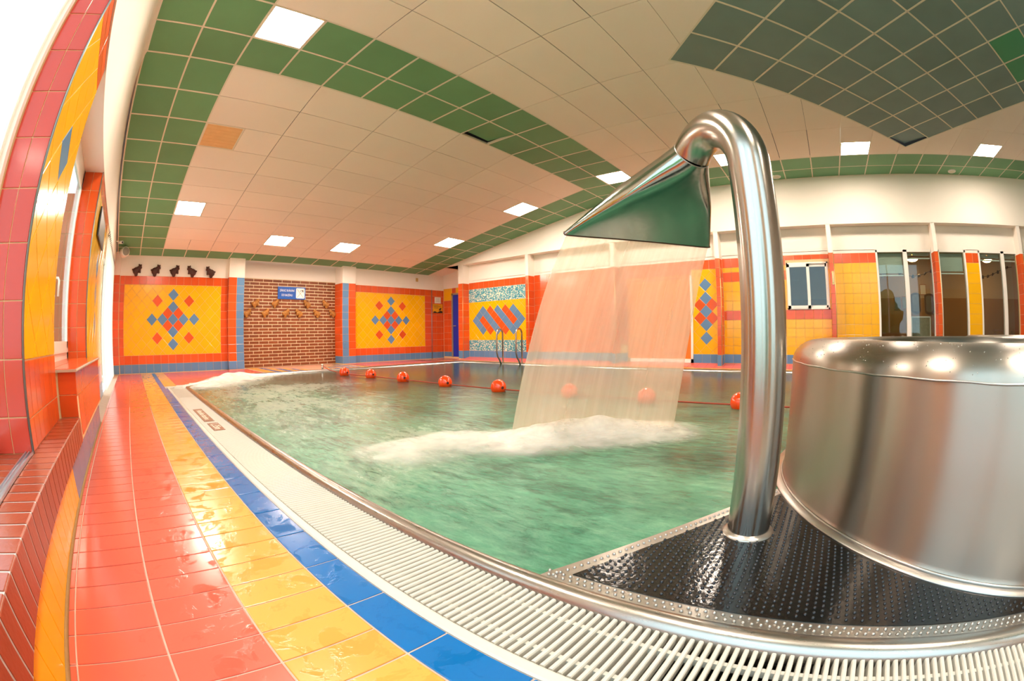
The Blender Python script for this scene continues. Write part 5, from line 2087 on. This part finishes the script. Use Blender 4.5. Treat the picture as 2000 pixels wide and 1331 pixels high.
for i, yh in enumerate((7.66, 7.02)):
    r = empty('handrail', (8.72, yh, 0.0))
    tag(r, 'curved steel ladder handrail at the right pool edge, %s' % ('farther and taller-looking of two' if i == 0 else 'nearer one beside the falling water'), 'handrail', 'pool ladder handrails')
    pts_ = [(0.10, 0, -0.01), (0.10, 0, 0.78)]
    for q in range(1, 9):
        a = PI * q / 8
        pts_.append((0.10 - 0.115 + 0.115 * math.cos(a), 0, 0.78 + 0.115 * math.sin(a)))
    pts_ += [(-0.135, 0, 0.55), (-0.14, 0, 0.30), (-0.10, 0, 0.18), (-0.02, 0, 0.08), (0.03, 0, -0.02)]
    b = MB(); b.tube(pts_, 0.022, 12); b.build('rail', M['pipe'], r)
    b = MB(); b.lathe([(0.05, 0.0), (0.045, 0.01), (0.022, 0.014)], (0.10, 0, -0.004), 16); b.build('foot', M['plate'], r)

# ------------------------------------------------------------------ bar room seen through the right-hand windows
BX = 12.6
br_ = MB()
br_.box(BX, BX + 0.1, -9.0, 2.6, 1.62, 2.9)
br_.box(9.62, BX, 2.5, 2.6, 1.62, 2.9)
br_.box(9.62, BX, -9.1, -9.0, 1.62, 2.9)
wall_bar = structure(br_.build('wall_bar', M['barwall']))
b = MB()
b.box(BX - 0.01, BX + 0.1, -9.0, 2.6, 0.0, 1.62)
b.box(9.62, BX, 2.49, 2.6, 0.0, 1.62)
b.box(9.62, BX, -9.1, -8.99, 0.0, 1.62)
b.build('dado', M['barlow'], wall_bar)
b = MB(); b.box(9.62, BX + 0.1, -9.1, 2.6, -0.05, 0.06); structure(b.build('floor_bar', M['wood']))
b = MB(); b.box(9.62, BX + 0.1, -9.1, 2.6, 2.88, 2.95); structure(b.build('ceiling_bar', M['wood2']))
for (y_, lab) in ((-2.889, 'warm glowing bar lamp behind the first tall window'), (-5.401, 'warm glowing bar lamp behind the farthest right window')):
    r = empty('bar_lamp', (11.5, y_, 2.48))
    tag(r, lab, 'lamp', 'bar lamps')
    b = MB(); b.lathe([(0.0, -0.055), (0.09, -0.05), (0.15, -0.02), (0.165, 0.0)], (0, 0, 0), 24); b.build('bowl', M['warm'], r)
    b = MB(); b.lathe([(0.17, 0.0), (0.17, 0.02), (0.05, 0.07), (0.02, 0.10)], (0, 0, 0), 24); b.build('cap', M['brass'], r)
    b = MB(); b.tube([(0, 0, 0.09), (0, 0, 0.42)], 0.008, 6); b.build('rod', M['brass'], r)
def plaque(y_, z, lab):
    r = empty('wall_plaque', (BX - 0.012, y_, z))
    tag(r, lab, 'plaque', 'shaped plaques on the bar wall')
    outl = []
    for q in range(9):
        a = PI * q / 8
        outl.append((0.16 * math.cos(a), 0.20 + 0.07 * math.sin(a)))
    for q in range(9):
        a = PI + PI * q / 8
        outl.append((0.16 * math.cos(a), -0.20 + 0.07 * math.sin(a)))
    b = MB(); b.prism(outl, 0, -0.03, 0.0); b.build('board', M['wood'], r)
    b = MB(); b.prism([(0.72 * p_[0], 0.8 * p_[1]) for p_ in outl], 0, -0.034, -0.03); b.build('picture', M['picture'], r)
plaque(-3.16, 1.49, 'dark shaped plaque on the bar wall, left of two by the pillar')
plaque(-3.62, 1.47, 'dark shaped plaque on the bar wall, right of two by the pillar')
def framed(y_, z, hy, hz, nm, lab, mat_, cat='picture'):
    r = empty(nm, (BX - 0.012, y_, z))
    tag(r, lab, cat)
    b = MB(); b.box(-0.02, 0.0, -hy, hy, -hz, hz); b.build('frame', M['wood2'], r)
    b = MB(); b.box(-0.024, -0.02, -hy + 0.02, hy - 0.02, -hz + 0.02, hz - 0.02); b.build('sheet', mat_, r)
framed(-2.57, 1.49, 0.11, 0.17, 'framed_picture', 'small framed picture on the bar wall behind the first tall pane', M['picture'])
framed(-2.80, 1.50, 0.10, 0.17, 'framed_picture', 'small framed picture on the bar wall beside the white mullion', M['board'])
framed(-3.43, 1.84, 0.11, 0.14, 'paper_notice', 'white paper notice above the plaques on the bar wall', M['paper'], 'notice')
r = empty('paper_notice', (10.4, -1.86, 2.06))
tag(r, 'white cut-corner notice hanging behind the first tall pane', 'notice')
b = MB(); b.prism([(-0.12, 0.15), (0.12, 0.15), (0.12, -0.16), (-0.12, 0.0)], 0, -0.006, 0.0); b.build('sheet', M['paper'], r)
b = MB(); b.tube([(0, 0.0, 0.15), (0, 0.0, 0.82)], 0.003, 6); b.build('string', M['ink'], r)
r = empty('menu_board', (9.86, -2.60, 0.06))
tag(r, 'standing menu board with pale frame behind the second tall pane', 'menu board')
b = MB()
wframe(b, -0.26, 0.26, 0.30, 1.0, -0.02, 0.02, 0.025)
for s in (-1, 1):
    b.tube([(0.0, s * 0.24, 0.32), (0.06, s * 0.26, 0.0)], 0.012, 8)
b.build('frame', M['pvc'], r)
b = MB(); b.box(-0.012, 0.012, -0.24, 0.24, 0.32, 0.98); b.build('print', M['board'], r)
# bar table and chairs
def bar_table(x, y_, lab):
    r = empty('bar_table', (x, y_, 0.06))
    tag(r, lab, 'table', 'wooden bar tables')
    b = MB(); b.box(-0.4, 0.4, -0.4, 0.4, 0.70, 0.74); b.build('tabletop', M['wood2'], r)
    for sx in (-1, 1):
        for sy in (-1, 1):
            b = MB(); b.box(sx * 0.35 - 0.03, sx * 0.35 + 0.03, sy * 0.35 - 0.03, sy * 0.35 + 0.03, 0, 0.70); b.build('leg', M['wood2'], r)
def bar_chair(x, y_, rot, lab):
    r = empty('bar_chair', (x, y_, 0.06))
    r.rotation_euler.z = rot
    tag(r, lab, 'chair', 'wooden bar chairs')
    b = MB(); b.box(-0.2, 0.2, -0.2, 0.2, 0.43, 0.46); b.build('seat', M['wood2'], r)
    b = MB(); b.box(-0.2, 0.2, 0.17, 0.20, 0.60, 0.95); b.build('backrest', M['wood'], r)
    for sx in (-1, 1):
        for sy in (-1, 1):
            b = MB(); b.box(sx * 0.18 - 0.02, sx * 0.18 + 0.02, sy * 0.18 - 0.02, sy * 0.18 + 0.02, 0, 0.95 if sy > 0 else 0.43); b.build('leg', M['wood'], r)
bar_table(11.4, -6.0, 'wooden bar table behind the farthest right window')
bar_chair(10.45, -6.05, 1.45, 'dark wooden chair before the bar table behind the farthest right window')
# garland strung across the bar
b = MB()
gp = [(10.9, -1.6 - 4.4 * t, 2.25 - 0.25 * math.sin(t * PI * 2.0) ** 2) for t in [q / 24 for q in range(25)]]
b.tube(gp, 0.008, 6)
for q in range(1, 24):
    p_ = gp[q]
    for s in range(3):
        a = q * 2.1 + s * 2.1
        b.add([(p_[0] + 0.04 * math.cos(a), p_[1] + 0.05 * math.sin(a), p_[2] - 0.02 * s), (p_[0], p_[1] + 0.03, p_[2] - 0.05), (p_[0] - 0.03, p_[1] - 0.03, p_[2] + 0.03), (p_[0] + 0.02, p_[1], p_[2] + 0.04)],
              [(0, 1, 2), (0, 2, 3), (0, 3, 1), (1, 3, 2)])
go = b.build('garland', M['wood'])
stuff(go)
tag(go, 'dark garland strung under the bar ceiling behind the tall windows', 'garland')

# ------------------------------------------------------------------ garden outside the left windows
b = MB()
b.box(-40, -3.6, -30, 40, -0.35, -0.25)
structure(b.build('lawn', M['lawn']))
b = MB()
b.box(-3.6, -0.95, -30, 40, -0.35, -0.20)  # added pale slab: bounces daylight and brightens the view through the curtain
structure(b.build('bounce_slab', M['bounce']))
b = MB()
b.box(-9.0, -1.65, 14.0, 14.3, -0.2, 5.0)  # added wall, there only to block the bright sky behind window_2
structure(b.build('sky_blocker', M['blocker']))
def bush(x, y_, r_, lab, seed):
    rnd = random.Random(seed)
    root = empty('garden_shrub', (x, y_, -0.25))
    tag(root, lab, 'shrub', 'garden shrubs outside')
    bm = bmesh.new()
    bmesh.ops.create_icosphere(bm, subdivisions=4, radius=r_)
    for vv in bm.verts:
        n_ = 1 + 0.16 * math.sin(vv.co.x * 5 / r_ + seed) + 0.14 * math.sin(vv.co.y * 6 / r_ + 2 * seed) + 0.12 * math.sin(vv.co.z * 7 / r_) + rnd.uniform(-0.07, 0.07)
        vv.co *= n_
        vv.co.z += r_ * 1.1
    me_ = bpy.data.meshes.new('foliage')
    bm.to_mesh(me_); bm.free()
    obj('foliage', me_, M['leaf'], root)
    t_ = MB(); t_.tube([(0, 0, 0), (0, 0, r_ * 0.7)], 0.08 * r_, 8); t_.build('stem', M['bark'], root)
bush(-9.0, -9.0, 1.2, 'round green shrub on the lawn outside, nearest the house', 1)
bush(-12.0, -5.0, 1.6, 'larger green shrub on the lawn outside, farther from the house', 2)
